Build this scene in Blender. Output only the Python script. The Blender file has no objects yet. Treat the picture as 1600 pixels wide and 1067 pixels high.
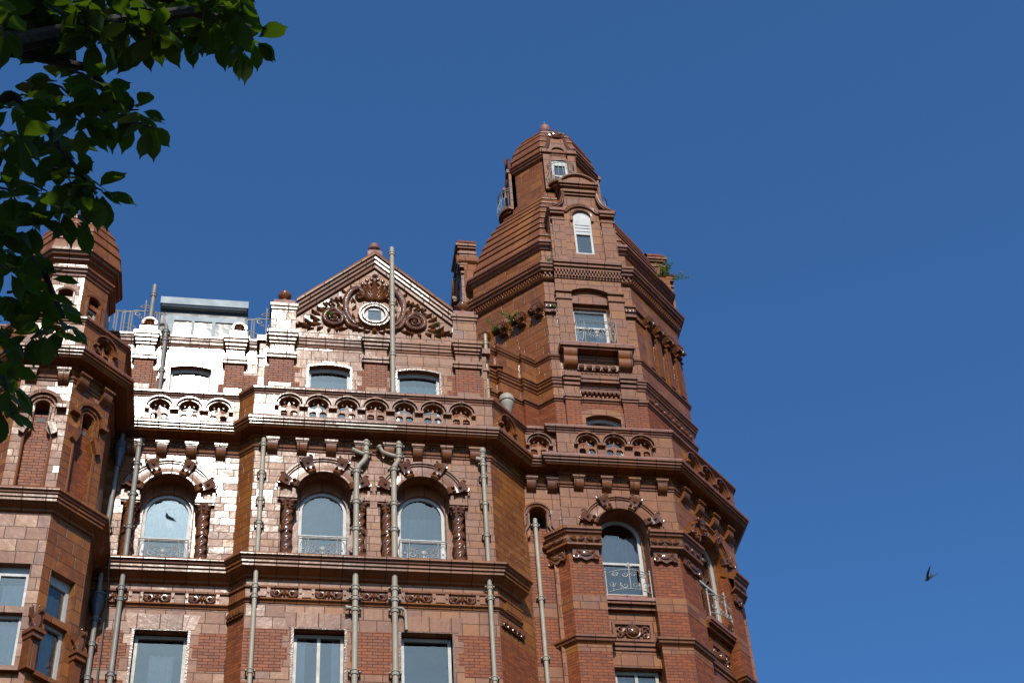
import bpy, bmesh, math, random
from mathutils import Vector, Matrix
from mathutils.geometry import tessellate_polygon
rad = math.radians
PI = math.pi
random.seed(7)
S = bpy.context.scene
COL = S.collection

# ------------------------------------------------------------------ camera, sky, sun, exposure
cam = bpy.data.cameras.new('camera')
cam.sensor_width = 36.0
cam.lens = 2620 / 1600 * 36.0
cam.clip_end = 4000
camo = bpy.data.objects.new('camera', cam)
COL.objects.link(camo)
_r = Vector((0.98759306, -0.14720312, -0.05469183))
_d = Vector((0.06057391, 0.67842357, -0.73216956))
_f = Vector((0.14488187, 0.71977268, 0.67892307))
camo.matrix_world = Matrix(((_r.x, -_d.x, -_f.x, 0), (_r.y, -_d.y, -_f.y, 0), (_r.z, -_d.z, -_f.z, 1.65), (0, 0, 0, 1)))
S.camera = camo

SUN = Vector((-0.045, -0.745, 0.662)).normalized()      # direction towards the sun
sun_el = math.asin(SUN.z)
sun_az = math.atan2(SUN.x, SUN.y)
W = bpy.data.worlds.new('World')
S.world = W
W.use_nodes = True
wn = W.node_tree.nodes
sky = wn.new('ShaderNodeTexSky')
sky.sky_type = 'NISHITA'
sky.sun_disc = False
sky.sun_elevation = sun_el
sky.sun_rotation = sun_az
sky.altitude = 60
sky.air_density = 1.0
sky.dust_density = 1.6
sky.ozone_density = 10.0
grade = wn.new('ShaderNodeMix')            # white balance of the sky light
grade.data_type = 'RGBA'
grade.blend_type = 'MULTIPLY'
grade.inputs[0].default_value = 1.0
grade.inputs[7].default_value = (0.71, 1.02, 1.14, 1)
W.node_tree.links.new(sky.outputs[0], grade.inputs[6])
W.node_tree.links.new(grade.outputs[2], wn['Background'].inputs[0])
wn['Background'].inputs[1].default_value = 0.135
sl = bpy.data.lights.new('sun', 'SUN')
sl.energy = 5.0
sl.angle = rad(0.53)
sl.color = (1.0, 0.93, 0.83)
so = bpy.data.objects.new('sun', sl)
so.rotation_euler = (-SUN).to_track_quat('-Z', 'Y').to_euler()
so.location = (0, -20, 60)
COL.objects.link(so)
S.view_settings.view_transform = 'Standard'
S.view_settings.look = 'None'
S.view_settings.exposure = 0.0
S.view_settings.gamma = 1.0


# ------------------------------------------------------------------ materials
class NT:
    def __init__(s, name):
        s.m = bpy.data.materials.new(name)
        s.m.use_nodes = True
        s.t = s.m.node_tree
        s.n = s.t.nodes
        s.b = s.n['Principled BSDF']

    def node(s, ty, **k):
        n = s.n.new(ty)
        for a, v in k.items():
            setattr(n, a, v)
        return n

    def link(s, a, b):
        s.t.links.new(a, b)

    def val(s, sock, x):
        if hasattr(x, 'is_output'):
            s.link(x, sock)
        else:
            sock.default_value = x

    def math(s, op, a, b=0.0, c=None):
        n = s.node('ShaderNodeMath', operation=op)
        s.val(n.inputs[0], a)
        s.val(n.inputs[1], b)
        if c is not None:
            s.val(n.inputs[2], c)
        return n.outputs[0]

    def vmath(s, op, a, b):
        n = s.node('ShaderNodeVectorMath', operation=op)
        s.val(n.inputs[0], a)
        s.val(n.inputs[1], b)
        return n.outputs[0]

    def noise(s, vec, scale, detail=3, rough=0.5):
        n = s.node('ShaderNodeTexNoise')
        n.inputs['Scale'].default_value = scale
        n.inputs['Detail'].default_value = detail
        n.inputs['Roughness'].default_value = rough
        if vec is not None:
            s.link(vec, n.inputs['Vector'])
        return n.outputs[0]

    def ramp(s, fac, stops, interp='LINEAR'):
        n = s.node('ShaderNodeValToRGB')
        n.color_ramp.interpolation = interp
        while len(n.color_ramp.elements) < len(stops):
            n.color_ramp.elements.new(0.5)
        for e, (p, c) in zip(n.color_ramp.elements, stops):
            e.position = p
            e.color = (*c, 1) if len(c) == 3 else c
        s.link(fac, n.inputs[0])
        return n.outputs[0]

    def mix(s, fac, a, b, mode='MIX'):
        n = s.node('ShaderNodeMix', data_type='RGBA', blend_type=mode)
        s.val(n.inputs[0], fac)
        for sock, x in ((n.inputs[6], a), (n.inputs[7], b)):
            if hasattr(x, 'is_output'):
                s.link(x, sock)
            else:
                sock.default_value = (*x, 1)
        return n.outputs[2]

    def mapr(s, x, a, b, c, d):
        n = s.node('ShaderNodeMapRange')
        s.val(n.inputs[0], x)
        for i, v in enumerate((a, b, c, d)):
            n.inputs[i + 1].default_value = v
        return n.outputs[0]


ALB = 0.72           # overall reflectance of the fired clay and paint


def tiled(name, w, h, cols, mortar, rough=0.22, tilt=0.05, wave=0.25, gap=0.010, bond='random', stain=0.3, specular=0.14, mdepth=0.5, coat=0.34):
    cols = [(p, tuple(x * ALB for x in c)) for p, c in cols]
    t = NT(name)
    uv = t.node('ShaderNodeTexCoord').outputs['UV']
    ob = t.node('ShaderNodeTexCoord').outputs['Object']
    sp = t.node('ShaderNodeSeparateXYZ')
    t.link(uv, sp.inputs[0])
    v = t.math('DIVIDE', sp.outputs[1], h)
    row = t.math('FLOOR', v)
    wn1 = t.node('ShaderNodeTexWhiteNoise', noise_dimensions='1D')
    t.link(row, wn1.inputs['W'])
    if bond == 'random':
        off = t.math('MULTIPLY', wn1.outputs[0], 5.0)
        # every course has a slightly different tile length
        u0 = t.math('DIVIDE', sp.outputs[0], t.mapr(wn1.outputs[0], 0, 1, w * 0.88, w * 1.12))
    else:
        off = t.math('MULTIPLY', t.math('MODULO', row, 2.0), 0.5)
        u0 = t.math('DIVIDE', sp.outputs[0], w)
    u = t.math('ADD', u0, off)
    colm = t.math('FLOOR', u)
    cell = t.node('ShaderNodeCombineXYZ')
    t.link(colm, cell.inputs[0])
    t.link(row, cell.inputs[1])
    wn2 = t.node('ShaderNodeTexWhiteNoise', noise_dimensions='2D')
    t.link(cell.outputs[0], wn2.inputs['Vector'])
    fu = t.math('FRACT', u)
    fv = t.math('FRACT', v)
    eu = t.math('MULTIPLY', t.math('MINIMUM', fu, t.math('SUBTRACT', 1.0, fu)), w)
    ev = t.math('MULTIPLY', t.math('MINIMUM', fv, t.math('SUBTRACT', 1.0, fv)), h)
    e = t.math('MINIMUM', eu, ev)
    mm = t.mapr(e, gap * 0.35, gap * 0.9, 1.0, 0.0)
    n1 = t.noise(ob, 1.1, 4, 0.6)
    n2 = t.noise(ob, 7.0, 4, 0.6)
    base = t.ramp(wn2.outputs[0], cols)
    base = t.mix(t.mapr(n1, 0.35, 0.7, 0.0, stain), base, (0.09, 0.038, 0.028))
    base = t.mix(t.mapr(n2, 0.45, 0.75, 0.0, 0.35), base, tuple(c * 1.35 for c in cols[-1][1]))
    # rain streaks running down the glaze
    sv = t.node('ShaderNodeMapping')
    sv.inputs['Scale'].default_value = (6.0, 6.0, 0.35)
    t.link(ob, sv.inputs[0])
    st = t.noise(sv.outputs[0], 1.0, 5, 0.65)
    base = t.mix(t.mapr(st, 0.53, 0.76, 0.0, 0.55), base, (0.07, 0.035, 0.028))
    t.link(t.mix(mm, base, mortar), t.b.inputs['Base Color'])
    n3 = t.noise(ob, 4.5, 3, 0.5)
    r = t.math('ADD', t.mapr(n3, 0.3, 0.7, rough - 0.03, rough + 0.03), t.math('MULTIPLY', mm, 0.5))
    r = t.math('ADD', r, t.math('MULTIPLY', wn2.outputs[0], 0.035))
    if coat:
        # a sharp glaze over a duller fired body
        t.link(r, t.b.inputs['Coat Roughness'])
        t.link(t.math('MULTIPLY', t.math('SUBTRACT', 1.0, mm), coat), t.b.inputs['Coat Weight'])
        t.b.inputs['Roughness'].default_value = 0.43
    else:
        t.link(r, t.b.inputs['Roughness'])
    t.b.inputs['Specular IOR Level'].default_value = specular
    # each tile sits at its own very slight angle
    geo = t.node('ShaderNodeNewGeometry')
    dv = t.vmath('SUBTRACT', wn2.outputs[1], (0.5, 0.5, 0.5))
    sc = t.node('ShaderNodeVectorMath', operation='SCALE')
    t.link(dv, sc.inputs[0])
    sc.inputs[3].default_value = tilt
    nn = t.node('ShaderNodeVectorMath', operation='NORMALIZE')
    t.link(t.vmath('ADD', geo.outputs['Normal'], sc.outputs[0]), nn.inputs[0])
    bp = t.node('ShaderNodeBump')
    bp.inputs['Strength'].default_value = 1.0
    bp.inputs['Distance'].default_value = 0.012
    hh = t.math('SUBTRACT', t.math('MULTIPLY', t.noise(ob, 9.0, 3, 0.5), wave), t.math('MULTIPLY', mm, mdepth))
    t.link(hh, bp.inputs['Height'])
    t.link(nn.outputs[0], bp.inputs['Normal'])
    t.link(bp.outputs[0], t.b.inputs['Normal'])
    t.link(bp.outputs[0], t.b.inputs['Coat Normal'])
    return t.m


def plain(name, col, col2=None, rough=0.5, nscale=6.0, bump=0.15, metallic=0.0, specular=0.5, dirt=None, dist=0.01):
    col = tuple(x * ALB for x in col)
    col2 = tuple(x * ALB for x in col2) if col2 else None
    t = NT(name)
    ob = t.node('ShaderNodeTexCoord').outputs['Object']
    n = t.noise(ob, nscale, 5, 0.6)
    c = t.mix(t.mapr(n, 0.3, 0.7, 0, 1), col, col2 or tuple(x * 0.75 for x in col))
    if dirt:
        n2 = t.noise(ob, nscale * 0.3, 4, 0.65)
        c = t.mix(t.mapr(n2, 0.5, 0.7, 0, 0.7), c, dirt)
    t.link(c, t.b.inputs['Base Color'])
    t.link(t.mapr(n, 0.3, 0.7, rough * 0.85, min(1, rough * 1.2)), t.b.inputs['Roughness'])
    t.b.inputs['Metallic'].default_value = metallic
    t.b.inputs['Specular IOR Level'].default_value = specular
    if bump:
        bp = t.node('ShaderNodeBump')
        bp.inputs['Strength'].default_value = bump
        bp.inputs['Distance'].default_value = dist
        t.link(t.noise(ob, nscale * 2.5, 4, 0.6), bp.inputs['Height'])
        t.link(bp.outputs[0], t.b.inputs['Normal'])
    return t.m


TC = [(0.0, (0.205, 0.058, 0.012)), (0.3, (0.285, 0.086, 0.015)), (0.55, (0.255, 0.084, 0.021)), (0.8, (0.315, 0.105, 0.019)), (1.0, (0.38, 0.140, 0.029))]
M = {}
M['tile'] = tiled('faience_tile', 0.40, 0.30, TC, (0.055, 0.028, 0.022), rough=0.125, tilt=0.042, wave=0.17, gap=0.010)
M['ashlar'] = tiled('faience_ashlar', 0.36, 0.195, TC, (0.055, 0.028, 0.022), rough=0.12, tilt=0.042, wave=0.17, gap=0.010)
M['brick'] = tiled('glazed_red_brick', 0.225, 0.076, [(0, (0.21, 0.050, 0.018)), (0.5, (0.285, 0.072, 0.024)), (1, (0.36, 0.100, 0.032))], (0.105, 0.052, 0.036), rough=0.42, tilt=0.05, gap=0.009, bond='half', stain=0.25, wave=0.12, specular=0.10, coat=0)
M['mould'] = tiled('moulded_terracotta', 0.46, 40.0, [(0, (0.175, 0.050, 0.011)), (0.5, (0.245, 0.075, 0.015)), (1, (0.31, 0.102, 0.022))], (0.045, 0.025, 0.02), rough=0.15, tilt=0.024, gap=0.012, stain=0.4, wave=0.2)
M['roof'] = tiled('faience_roof_course', 0.52, 40.0, TC, (0.06, 0.03, 0.025), rough=0.34, tilt=0.05, stain=0.4)
M['cap'] = plain('weathered_coping', (0.33, 0.125, 0.095), (0.27, 0.10, 0.08), 0.6, 3.0, 0.2, dirt=(0.12, 0.06, 0.05))
M['carve'] = plain('carved_terracotta', (0.22, 0.072, 0.017), (0.14, 0.045, 0.012), 0.18, 8.0, 0.3, dirt=(0.055, 0.028, 0.02))
M['iron'] = plain('painted_iron', (0.42, 0.39, 0.34), (0.33, 0.31, 0.27), 0.5, 20, 0.1)
M['pipe'] = plain('cream_pipe_paint', (0.46, 0.40, 0.305), (0.39, 0.335, 0.25), 0.5, 4.0, 0.12, specular=0.3, dirt=(0.26, 0.20, 0.14))
M['pipe_yellow'] = plain('yellowed_pipe_paint', (0.50, 0.38, 0.22), (0.42, 0.33, 0.2), 0.45, 4.0, 0.1, dirt=(0.27, 0.19, 0.11))
M['pipe_grey'] = plain('grey_pipe_paint', (0.33, 0.30, 0.26), (0.27, 0.245, 0.21), 0.5, 4.0, 0.1, specular=0.3, dirt=(0.16, 0.14, 0.12))
M['pipe_dark'] = plain('dark_grey_pipe_paint', (0.115, 0.12, 0.14), (0.08, 0.085, 0.10), 0.4, 5.0, 0.15)
M['white'] = plain('white_paint', (0.56, 0.555, 0.535), (0.48, 0.475, 0.45), 0.5, 5, 0.05, dirt=(0.36, 0.35, 0.32))
M['cream'] = plain('cream_paint', (0.48, 0.445, 0.36), (0.40, 0.37, 0.30), 0.45, 5, 0.05, dirt=(0.36, 0.33, 0.27))
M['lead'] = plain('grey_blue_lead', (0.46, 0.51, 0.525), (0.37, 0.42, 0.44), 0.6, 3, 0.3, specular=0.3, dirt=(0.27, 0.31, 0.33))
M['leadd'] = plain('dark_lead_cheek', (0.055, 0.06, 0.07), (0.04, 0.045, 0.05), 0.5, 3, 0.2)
M['room'] = plain('dim_room', (0.16, 0.15, 0.14), (0.12, 0.11, 0.10), 0.8, 2, 0)
M['curtain'] = plain('white_curtain', (0.72, 0.71, 0.68), (0.62, 0.61, 0.58), 0.8, 3, 0)
M['net'] = plain('net_curtain', (0.34, 0.345, 0.34), (0.25, 0.255, 0.255), 0.9, 5, 0)
M['board'] = plain('brown_board', (0.17, 0.125, 0.075), (0.11, 0.085, 0.05), 0.8, 5, 0.1)
M['slate'] = plain('roof_felt', (0.10, 0.10, 0.11), (0.07, 0.07, 0.075), 0.8, 2, 0.2)
M['dirtygreen'] = plain('algae_stained_moulding', (0.33, 0.27, 0.13), (0.25, 0.17, 0.08), 0.35, 7, 0.2)
M['bird'] = plain('dark_feathers', (0.022, 0.021, 0.024), (0.045, 0.036, 0.028), 0.7, 12, 0.1)
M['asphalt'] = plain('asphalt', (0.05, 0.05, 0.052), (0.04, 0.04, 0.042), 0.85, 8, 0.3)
M['paving'] = tiled('paving', 0.6, 0.6, [(0, (0.050, 0.048, 0.045)), (1, (0.075, 0.070, 0.064))], (0.1, 0.1, 0.09), rough=0.75, tilt=0.0, stain=0.1, coat=0)  # colour darkened to cut bounce light, standing in for a shaded street
M['kerb'] = plain('granite_kerb', (0.30, 0.29, 0.28), None, 0.7, 20, 0.1)
M['linepaint'] = plain('road_paint', (0.70, 0.68, 0.60), None, 0.7, 10, 0.1)
M['bark'] = plain('bark', (0.045, 0.036, 0.028), (0.028, 0.022, 0.018), 0.9, 14, 0.8, dist=0.02)
M['black'] = plain('recess_shade', (0.012, 0.010, 0.010), None, 0.9, 2, 0)  # near black colour that paints shade onto the backs of hollows
M['cable'] = plain('grey_cable', (0.16, 0.155, 0.15), None, 0.6, 4, 0)


def glass_mat():
    t = NT('window_glass')
    out = t.n['Material Output']
    tr = t.node('ShaderNodeBsdfTransparent')
    tr.inputs[0].default_value = (0.90, 0.91, 0.91, 1)
    gl = t.node('ShaderNodeBsdfGlossy')
    gl.inputs['Roughness'].default_value = 0.03
    gl.inputs[0].default_value = (1.0, 0.86, 0.72, 1)
    ob = t.node('ShaderNodeTexCoord').outputs['Object']
    bp = t.node('ShaderNodeBump')
    bp.inputs['Strength'].default_value = 0.35
    bp.inputs['Distance'].default_value = 0.01
    t.link(t.noise(ob, 2.2, 2, 0.5), bp.inputs['Height'])
    t.link(bp.outputs[0], gl.inputs['Normal'])
    fr = t.node('ShaderNodeFresnel')
    fr.inputs[0].default_value = 1.6
    mx = t.node('ShaderNodeMixShader')
    t.link(t.math('ADD', t.math('MULTIPLY', fr.outputs[0], 1.5), 0.08), mx.inputs[0])
    t.link(tr.outputs[0], mx.inputs[1])
    t.link(gl.outputs[0], mx.inputs[2])
    t.link(mx.outputs[0], out.inputs[0])
    return t.m


M['glass'] = glass_mat()


def leaf_mat(name, c1, c2, trans):
    t = NT(name)
    out = t.n['Material Output']
    ob = t.node('ShaderNodeTexCoord').outputs['Object']
    oi = t.noise(ob, 5.0, 2, 0.5)
    c = t.mix(t.mapr(oi, 0.3, 0.7, 0, 1), c1, c2)
    t.link(c, t.b.inputs['Base Color'])
    t.b.inputs['Roughness'].default_value = 0.55
    t.b.inputs['Specular IOR Level'].default_value = 0.3
    tl = t.node('ShaderNodeBsdfTranslucent')
    t.link(t.mix(1.0, c, (2.3, 2.4, 0.45), 'MULTIPLY'), tl.inputs[0])
    mx = t.node('ShaderNodeMixShader')
    mx.inputs[0].default_value = trans
    t.link(t.b.outputs[0], mx.inputs[1])
    t.link(tl.outputs[0], mx.inputs[2])
    t.link(mx.outputs[0], out.inputs[0])
    return t.m


M['leaf'] = leaf_mat('tree_leaf', (0.022, 0.042, 0.007), (0.036, 0.060, 0.009), 0.45)
M['weed'] = leaf_mat('weed_leaf', (0.07, 0.13, 0.03), (0.10, 0.15, 0.04), 0.3)


# ------------------------------------------------------------------ mesh builder
class Fr:
    """A vertical wall frame: u runs along the wall, d outwards, z up."""
    def __init__(s, p, q, mid=True):
        p = Vector((*p, 0)); q = Vector((*q, 0))
        s.U = (q - p).normalized()
        s.N = Vector((s.U.y, -s.U.x, 0))
        s.L = (q - p).length
        s.o = (p + q) / 2 if mid else p

    def pt(s, u, d, z):
        return s.o + s.U * u + s.N * d + Vector((0, 0, z))

    def moved(s, du=0, dd=0):
        f = Fr((0, 0), (1, 0))
        f.U, f.N, f.L = s.U, s.N, s.L
        f.o = s.o + s.U * du + s.N * dd
        return f


def front(Y):
    f = Fr((0, Y), (1, Y), False)
    return f


class MB:
    def __init__(s):
        s.v = []
        s.f = []
        s.mi = []
        s.mats = []
        s.c = 0
        s.groups = []          # (first vertex, last vertex, first face, last face) of every piece added

    def clusters(s, pad=0.012):
        """pieces that touch one another, as separate builders"""
        G = s.groups
        bb = []
        for v0, v1, f0, f1 in G:
            vs = s.v[v0:v1]
            bb.append([min(p[i] for p in vs) - pad for i in range(3)] + [max(p[i] for p in vs) + pad for i in range(3)])
        par = list(range(len(G)))

        def find(i):
            while par[i] != i:
                par[i] = par[par[i]]
                i = par[i]
            return i
        for i in range(len(G)):
            for j in range(i):
                a, b = bb[i], bb[j]
                if a[0] <= b[3] and b[0] <= a[3] and a[1] <= b[4] and b[1] <= a[4] and a[2] <= b[5] and b[2] <= a[5]:
                    par[find(i)] = find(j)
        out = {}
        for i, (v0, v1, f0, f1) in enumerate(G):
            m = out.setdefault(find(i), MB())
            m.mats = s.mats
            off = len(m.v) - v0
            m.v += s.v[v0:v1]
            m.f += [[q + off for q in f] for f in s.f[f0:f1]]
            m.mi += s.mi[f0:f1]
        return sorted(out.values(), key=lambda m: -len(m.v))

    def mat(s, m):
        if m not in s.mats:
            s.mats.append(m)
        s.c = s.mats.index(m)
        return s

    def add(s, vs, fs):
        b = len(s.v)
        f0 = len(s.f)
        s.v += [Vector(p) for p in vs]
        for f in fs:
            s.f.append([b + i for i in f])
            s.mi.append(s.c)
        s.groups.append((b, len(s.v), f0, len(s.f)))

    def box(s, F, u0, u1, d0, d1, z0, z1):
        P = [F.pt(u, d, z) for z in (z0, z1) for d in (d0, d1) for u in (u0, u1)]
        s.add(P, [(2, 3, 7, 6), (1, 0, 4, 5), (0, 2, 6, 4), (3, 1, 5, 7), (6, 7, 5, 4), (0, 1, 3, 2)])
        return s

    def poly(s, F, pts, d0, d1, back=True):
        n = len(pts)
        a = sum(pts[i][0] * pts[(i + 1) % n][1] - pts[(i + 1) % n][0] * pts[i][1] for i in range(n))
        if a < 0:
            pts = pts[::-1]
        P = [F.pt(u, d1, z) for u, z in pts] + [F.pt(u, d0, z) for u, z in pts]
        tris = tessellate_polygon([[Vector((u, z, 0)) for u, z in pts]])
        fs = []
        for t in tris:
            t = list(t)
            q = [pts[i] for i in t]
            ar = (q[1][0] - q[0][0]) * (q[2][1] - q[0][1]) - (q[2][0] - q[0][0]) * (q[1][1] - q[0][1])
            if ar < 0:
                t = t[::-1]
            fs.append(t)
            if back:
                fs.append([n + i for i in t[::-1]])
        for i in range(n):
            j = (i + 1) % n
            fs.append((i, n + i, n + j, j))
        s.add(P, fs)
        return s

    def holed(s, F, outer, holes, d0, d1, sides=True, back=False):
        """front face at d1 with holes; the sides of the holes go back to d0"""
        loops = [outer] + holes
        flat = [p for l in loops for p in l]
        tris = tessellate_polygon([[Vector((u, z, 0)) for u, z in l] for l in loops])
        n = len(flat)
        P = [F.pt(u, d1, z) for u, z in flat] + [F.pt(u, d0, z) for u, z in flat]
        fs = []
        for t in tris:
            t = list(t)
            q = [flat[i] for i in t]
            ar = (q[1][0] - q[0][0]) * (q[2][1] - q[0][1]) - (q[2][0] - q[0][0]) * (q[1][1] - q[0][1])
            if ar < 0:
                t = t[::-1]
            fs.append(t)
            if back:
                fs.append([n + i for i in t[::-1]])
        b = 0
        for k, l in enumerate(loops):
            m = len(l)
            a = sum(l[i][0] * l[(i + 1) % m][1] - l[(i + 1) % m][0] * l[i][1] for i in range(m))
            if k > 0 or sides:
                for i in range(m):
                    j = (i + 1) % m
                    q = (b + i, n + b + i, n + b + j, b + j)
                    if (a > 0) != (k == 0):
                        q = q[::-1]
                    fs.append(q)
            b += m
        s.add(P, fs)
        return s

    def sweep(s, path, prof, closed=False, caps=True, ends=None):
        """profile (d, z) from top to bottom along a plan path; d is to the right of travel"""
        n = len(path)
        P = [Vector((x, y, 0)) for x, y in path]
        rows = []
        for i in range(n):
            a = P[i] - P[i - 1] if (i > 0 or closed) else None
            b = P[(i + 1) % n] - P[i] if (i < n - 1 or closed) else None
            na = Vector((a.y, -a.x, 0)).normalized() if a else None
            nb = Vector((b.y, -b.x, 0)).normalized() if b else None
            if na is None:
                m = nb
            elif nb is None:
                m = na
            else:
                m = (na + nb)
                m = m / max(0.25, m.length_squared / 2)
            rows.append([P[i] + m * d + Vector((0, 0, z)) for d, z in prof])
        k = len(prof)
        vs = [p for r in rows for p in r]
        fs = []
        for i in range(n if closed else n - 1):
            j = (i + 1) % n
            for q in range(k - 1):
                fs.append((i * k + q, i * k + q + 1, j * k + q + 1, j * k + q))
        if caps and not closed:
            fs.append([q for q in range(k)][::-1])
            fs.append([(n - 1) * k + q for q in range(k)])
        s.add(vs, fs)
        return s

    def vprism(s, plan, z0, z1):
        n = len(plan)
        a = sum(plan[i][0] * plan[(i + 1) % n][1] - plan[(i + 1) % n][0] * plan[i][1] for i in range(n))
        if a < 0:
            plan = plan[::-1]
        vs = [Vector((x, y, z0)) for x, y in plan] + [Vector((x, y, z1)) for x, y in plan]
        fs = [(i, (i + 1) % n, n + (i + 1) % n, n + i) for i in range(n)]
        fs += [list(range(n))[::-1], list(range(n, 2 * n))]
        s.add(vs, fs)
        return s

    def ring(s, F, cu, cz, prof, a0, a1, n=24):
        """profile (r, d) swept round a centre in the wall plane; angles in degrees, 0 = +u"""
        k = len(prof)
        vs = []
        for i in range(n + 1):
            a = rad(a0 + (a1 - a0) * i / n)
            for r, d in prof:
                vs.append(F.pt(cu + r * math.cos(a), d, cz + r * math.sin(a)))
        full = abs(abs(a1 - a0) - 360) < 1e-6
        fs = []
        for i in range(n):
            for q in range(k - 1):
                fs.append((i * k + q, (i + 1) * k + q, (i + 1) * k + q + 1, i * k + q + 1))
        if not full:
            fs.append(list(range(k)))
            fs.append([n * k + q for q in range(k)][::-1])
        s.add(vs, fs)
        return s

    def tube(s, pts, r, n=8, caps=True):
        pts = [Vector(p) for p in pts]
        m = len(pts)
        rr = r if isinstance(r, (list, tuple)) else [r] * m
        vs = []
        prev = None
        for i in range(m):
            t = (pts[min(i + 1, m - 1)] - pts[max(i - 1, 0)])
            if t.length < 1e-9:
                t = Vector((0, 0, 1))
            t.normalize()
            if prev is None:
                a = t.orthogonal().normalized()
            else:
                a = (prev - t * prev.dot(t))
                a = a.normalized() if a.length > 1e-6 else t.orthogonal().normalized()
            prev = a
            b = t.cross(a)
            for k in range(n):
                th = 2 * PI * k / n
                vs.append(pts[i] + (a * math.cos(th) + b * math.sin(th)) * rr[i])
        fs = []
        for i in range(m - 1):
            for k in range(n):
                k2 = (k + 1) % n
                fs.append((i * n + k, i * n + k2, (i + 1) * n + k2, (i + 1) * n + k))
        if caps:
            fs.append(list(range(n))[::-1])
            fs.append([(m - 1) * n + k for k in range(n)])
        s.add(vs, fs)
        return s

    def lathe(s, c, prof, n=20, twist=0.0, lobes=0, amp=0.0):
        """profile (r, z) bottom to top about a vertical axis at c (x, y, z0)"""
        c = Vector(c)
        vs = []
        m = len(prof)
        for r, z in prof:
            for k in range(n):
                th = 2 * PI * k / n
                q = r
                if lobes and r > 0.01:
                    q = r * (1 + amp * math.cos(lobes * (th - twist * z)))
                vs.append(c + Vector((q * math.cos(th), q * math.sin(th), z)))
        fs = []
        for i in range(m - 1):
            for k in range(n):
                k2 = (k + 1) % n
                fs.append((i * n + k, i * n + k2, (i + 1) * n + k2, (i + 1) * n + k))
        fs.append(list(range(n))[::-1])
        fs.append([(m - 1) * n + k for k in range(n)])
        s.add(vs, fs)
        return s

    def blob(s, F, u, d, z, ru, rd, rz, ang=0.0, n=8, m=5):
        ca, sa = math.cos(rad(ang)), math.sin(rad(ang))
        vs = []
        for i in range(m + 1):
            ph = PI * i / m
            for k in range(n):
                th = 2 * PI * k / n
                a = ru * math.cos(ph)
                b = rz * math.sin(ph) * math.cos(th)
                c = rd * math.sin(ph) * math.sin(th)
                vs.append(F.pt(u + a * ca - b * sa, d + c, z + a * sa + b * ca))
        fs = []
        for i in range(m):
            for k in range(n):
                k2 = (k + 1) % n
                fs.append((i * n + k, i * n + k2, (i + 1) * n + k2, (i + 1) * n + k))
        s.add(vs, fs)
        return s

    def scroll(s, F, cu, cz, r0, r1, a0, turn, w0, w1, d, n=26, sides=6):
        pts, rr = [], []
        for i in range(n + 1):
            t = i / n
            a = rad(a0 + turn * t)
            r = r0 + (r1 - r0) * t
            pts.append(F.pt(cu + r * math.cos(a), d, cz + r * math.sin(a)))
            rr.append(w0 + (w1 - w0) * t)
        s.tube(pts, rr, sides)
        return s

    def ribbon(s, F, path, w, d0, d1):
        """flat carved band with rounded edges and a centre groove along a path (u, z) on the wall; w may vary"""
        n = len(path)
        P = [Vector(p) for p in path]
        vs = []
        for i in range(n):
            t = (P[min(i + 1, n - 1)] - P[max(i - 1, 0)]).normalized()
            q = Vector((-t.y, t.x))
            ww = w[i] if isinstance(w, (list, tuple)) else w
            for a, d in ((-.5, d0), (-.5, d0 + (d1 - d0) * .75), (-.34, d1), (-.06, d0 + (d1 - d0) * .90), (-.02, d0 + (d1 - d0) * .80), (.02, d0 + (d1 - d0) * .80), (.06, d0 + (d1 - d0) * .90), (.34, d1), (.5, d0 + (d1 - d0) * .75), (.5, d0)):
                c = P[i] + q * (a * ww)
                vs.append(F.pt(c.x, d, c.y))
        k = 10
        fs = []
        for i in range(n - 1):
            for j in range(k - 1):
                fs.append((i * k + j, (i + 1) * k + j, (i + 1) * k + j + 1, i * k + j + 1))
        fs.append(list(range(k)))
        fs.append([(n - 1) * k + j for j in range(k)][::-1])
        s.add(vs, fs)
        return s

    def spiral(s, F, cu, cz, r0, r1, a0, turn, w0, w1, d0, d1, n=30):
        path, ws = [], []
        for i in range(n + 1):
            t = i / n
            a = rad(a0 + turn * t)
            r = r0 + (r1 - r0) * t
            path.append((cu + r * math.cos(a), cz + r * math.sin(a)))
            ws.append(w0 + (w1 - w0) * t)
        return s.ribbon(F, path, ws, d0, d1)

    def leaf(s, F, u, z, ang, L, w, d=.06, lobes=3):
        """carved acanthus leaf: lobed outline, raised midrib, tip curling outwards"""
        ca, sa = math.cos(rad(ang)), math.sin(rad(ang))
        n = lobes * 4
        rows = []
        for i in range(n + 1):
            t = i / n
            half = w * (math.sin(PI * min(1, t * .93 + .07)) ** .7) * (.72 + .28 * abs(math.sin(PI * lobes * t)))
            dd = d * (.55 + .45 * t) + .035 * t * t
            rows.append((t * L, half, dd))
        vs = []
        for x, h, dd in rows:
            for y, e in ((-h, -.01), (-h * .55, dd * .75), (0, dd * 1.15), (h * .55, dd * .75), (h, -.01)):
                vs.append(F.pt(u + x * ca - y * sa, e, z + x * sa + y * ca))
        fs = []
        for i in range(n):
            for j in range(4):
                fs.append((i * 5 + j, (i + 1) * 5 + j, (i + 1) * 5 + j + 1, i * 5 + j + 1))
        fs.append([n * 5 + j for j in range(5)][::-1])
        s.add(vs, fs)
        return s

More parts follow.
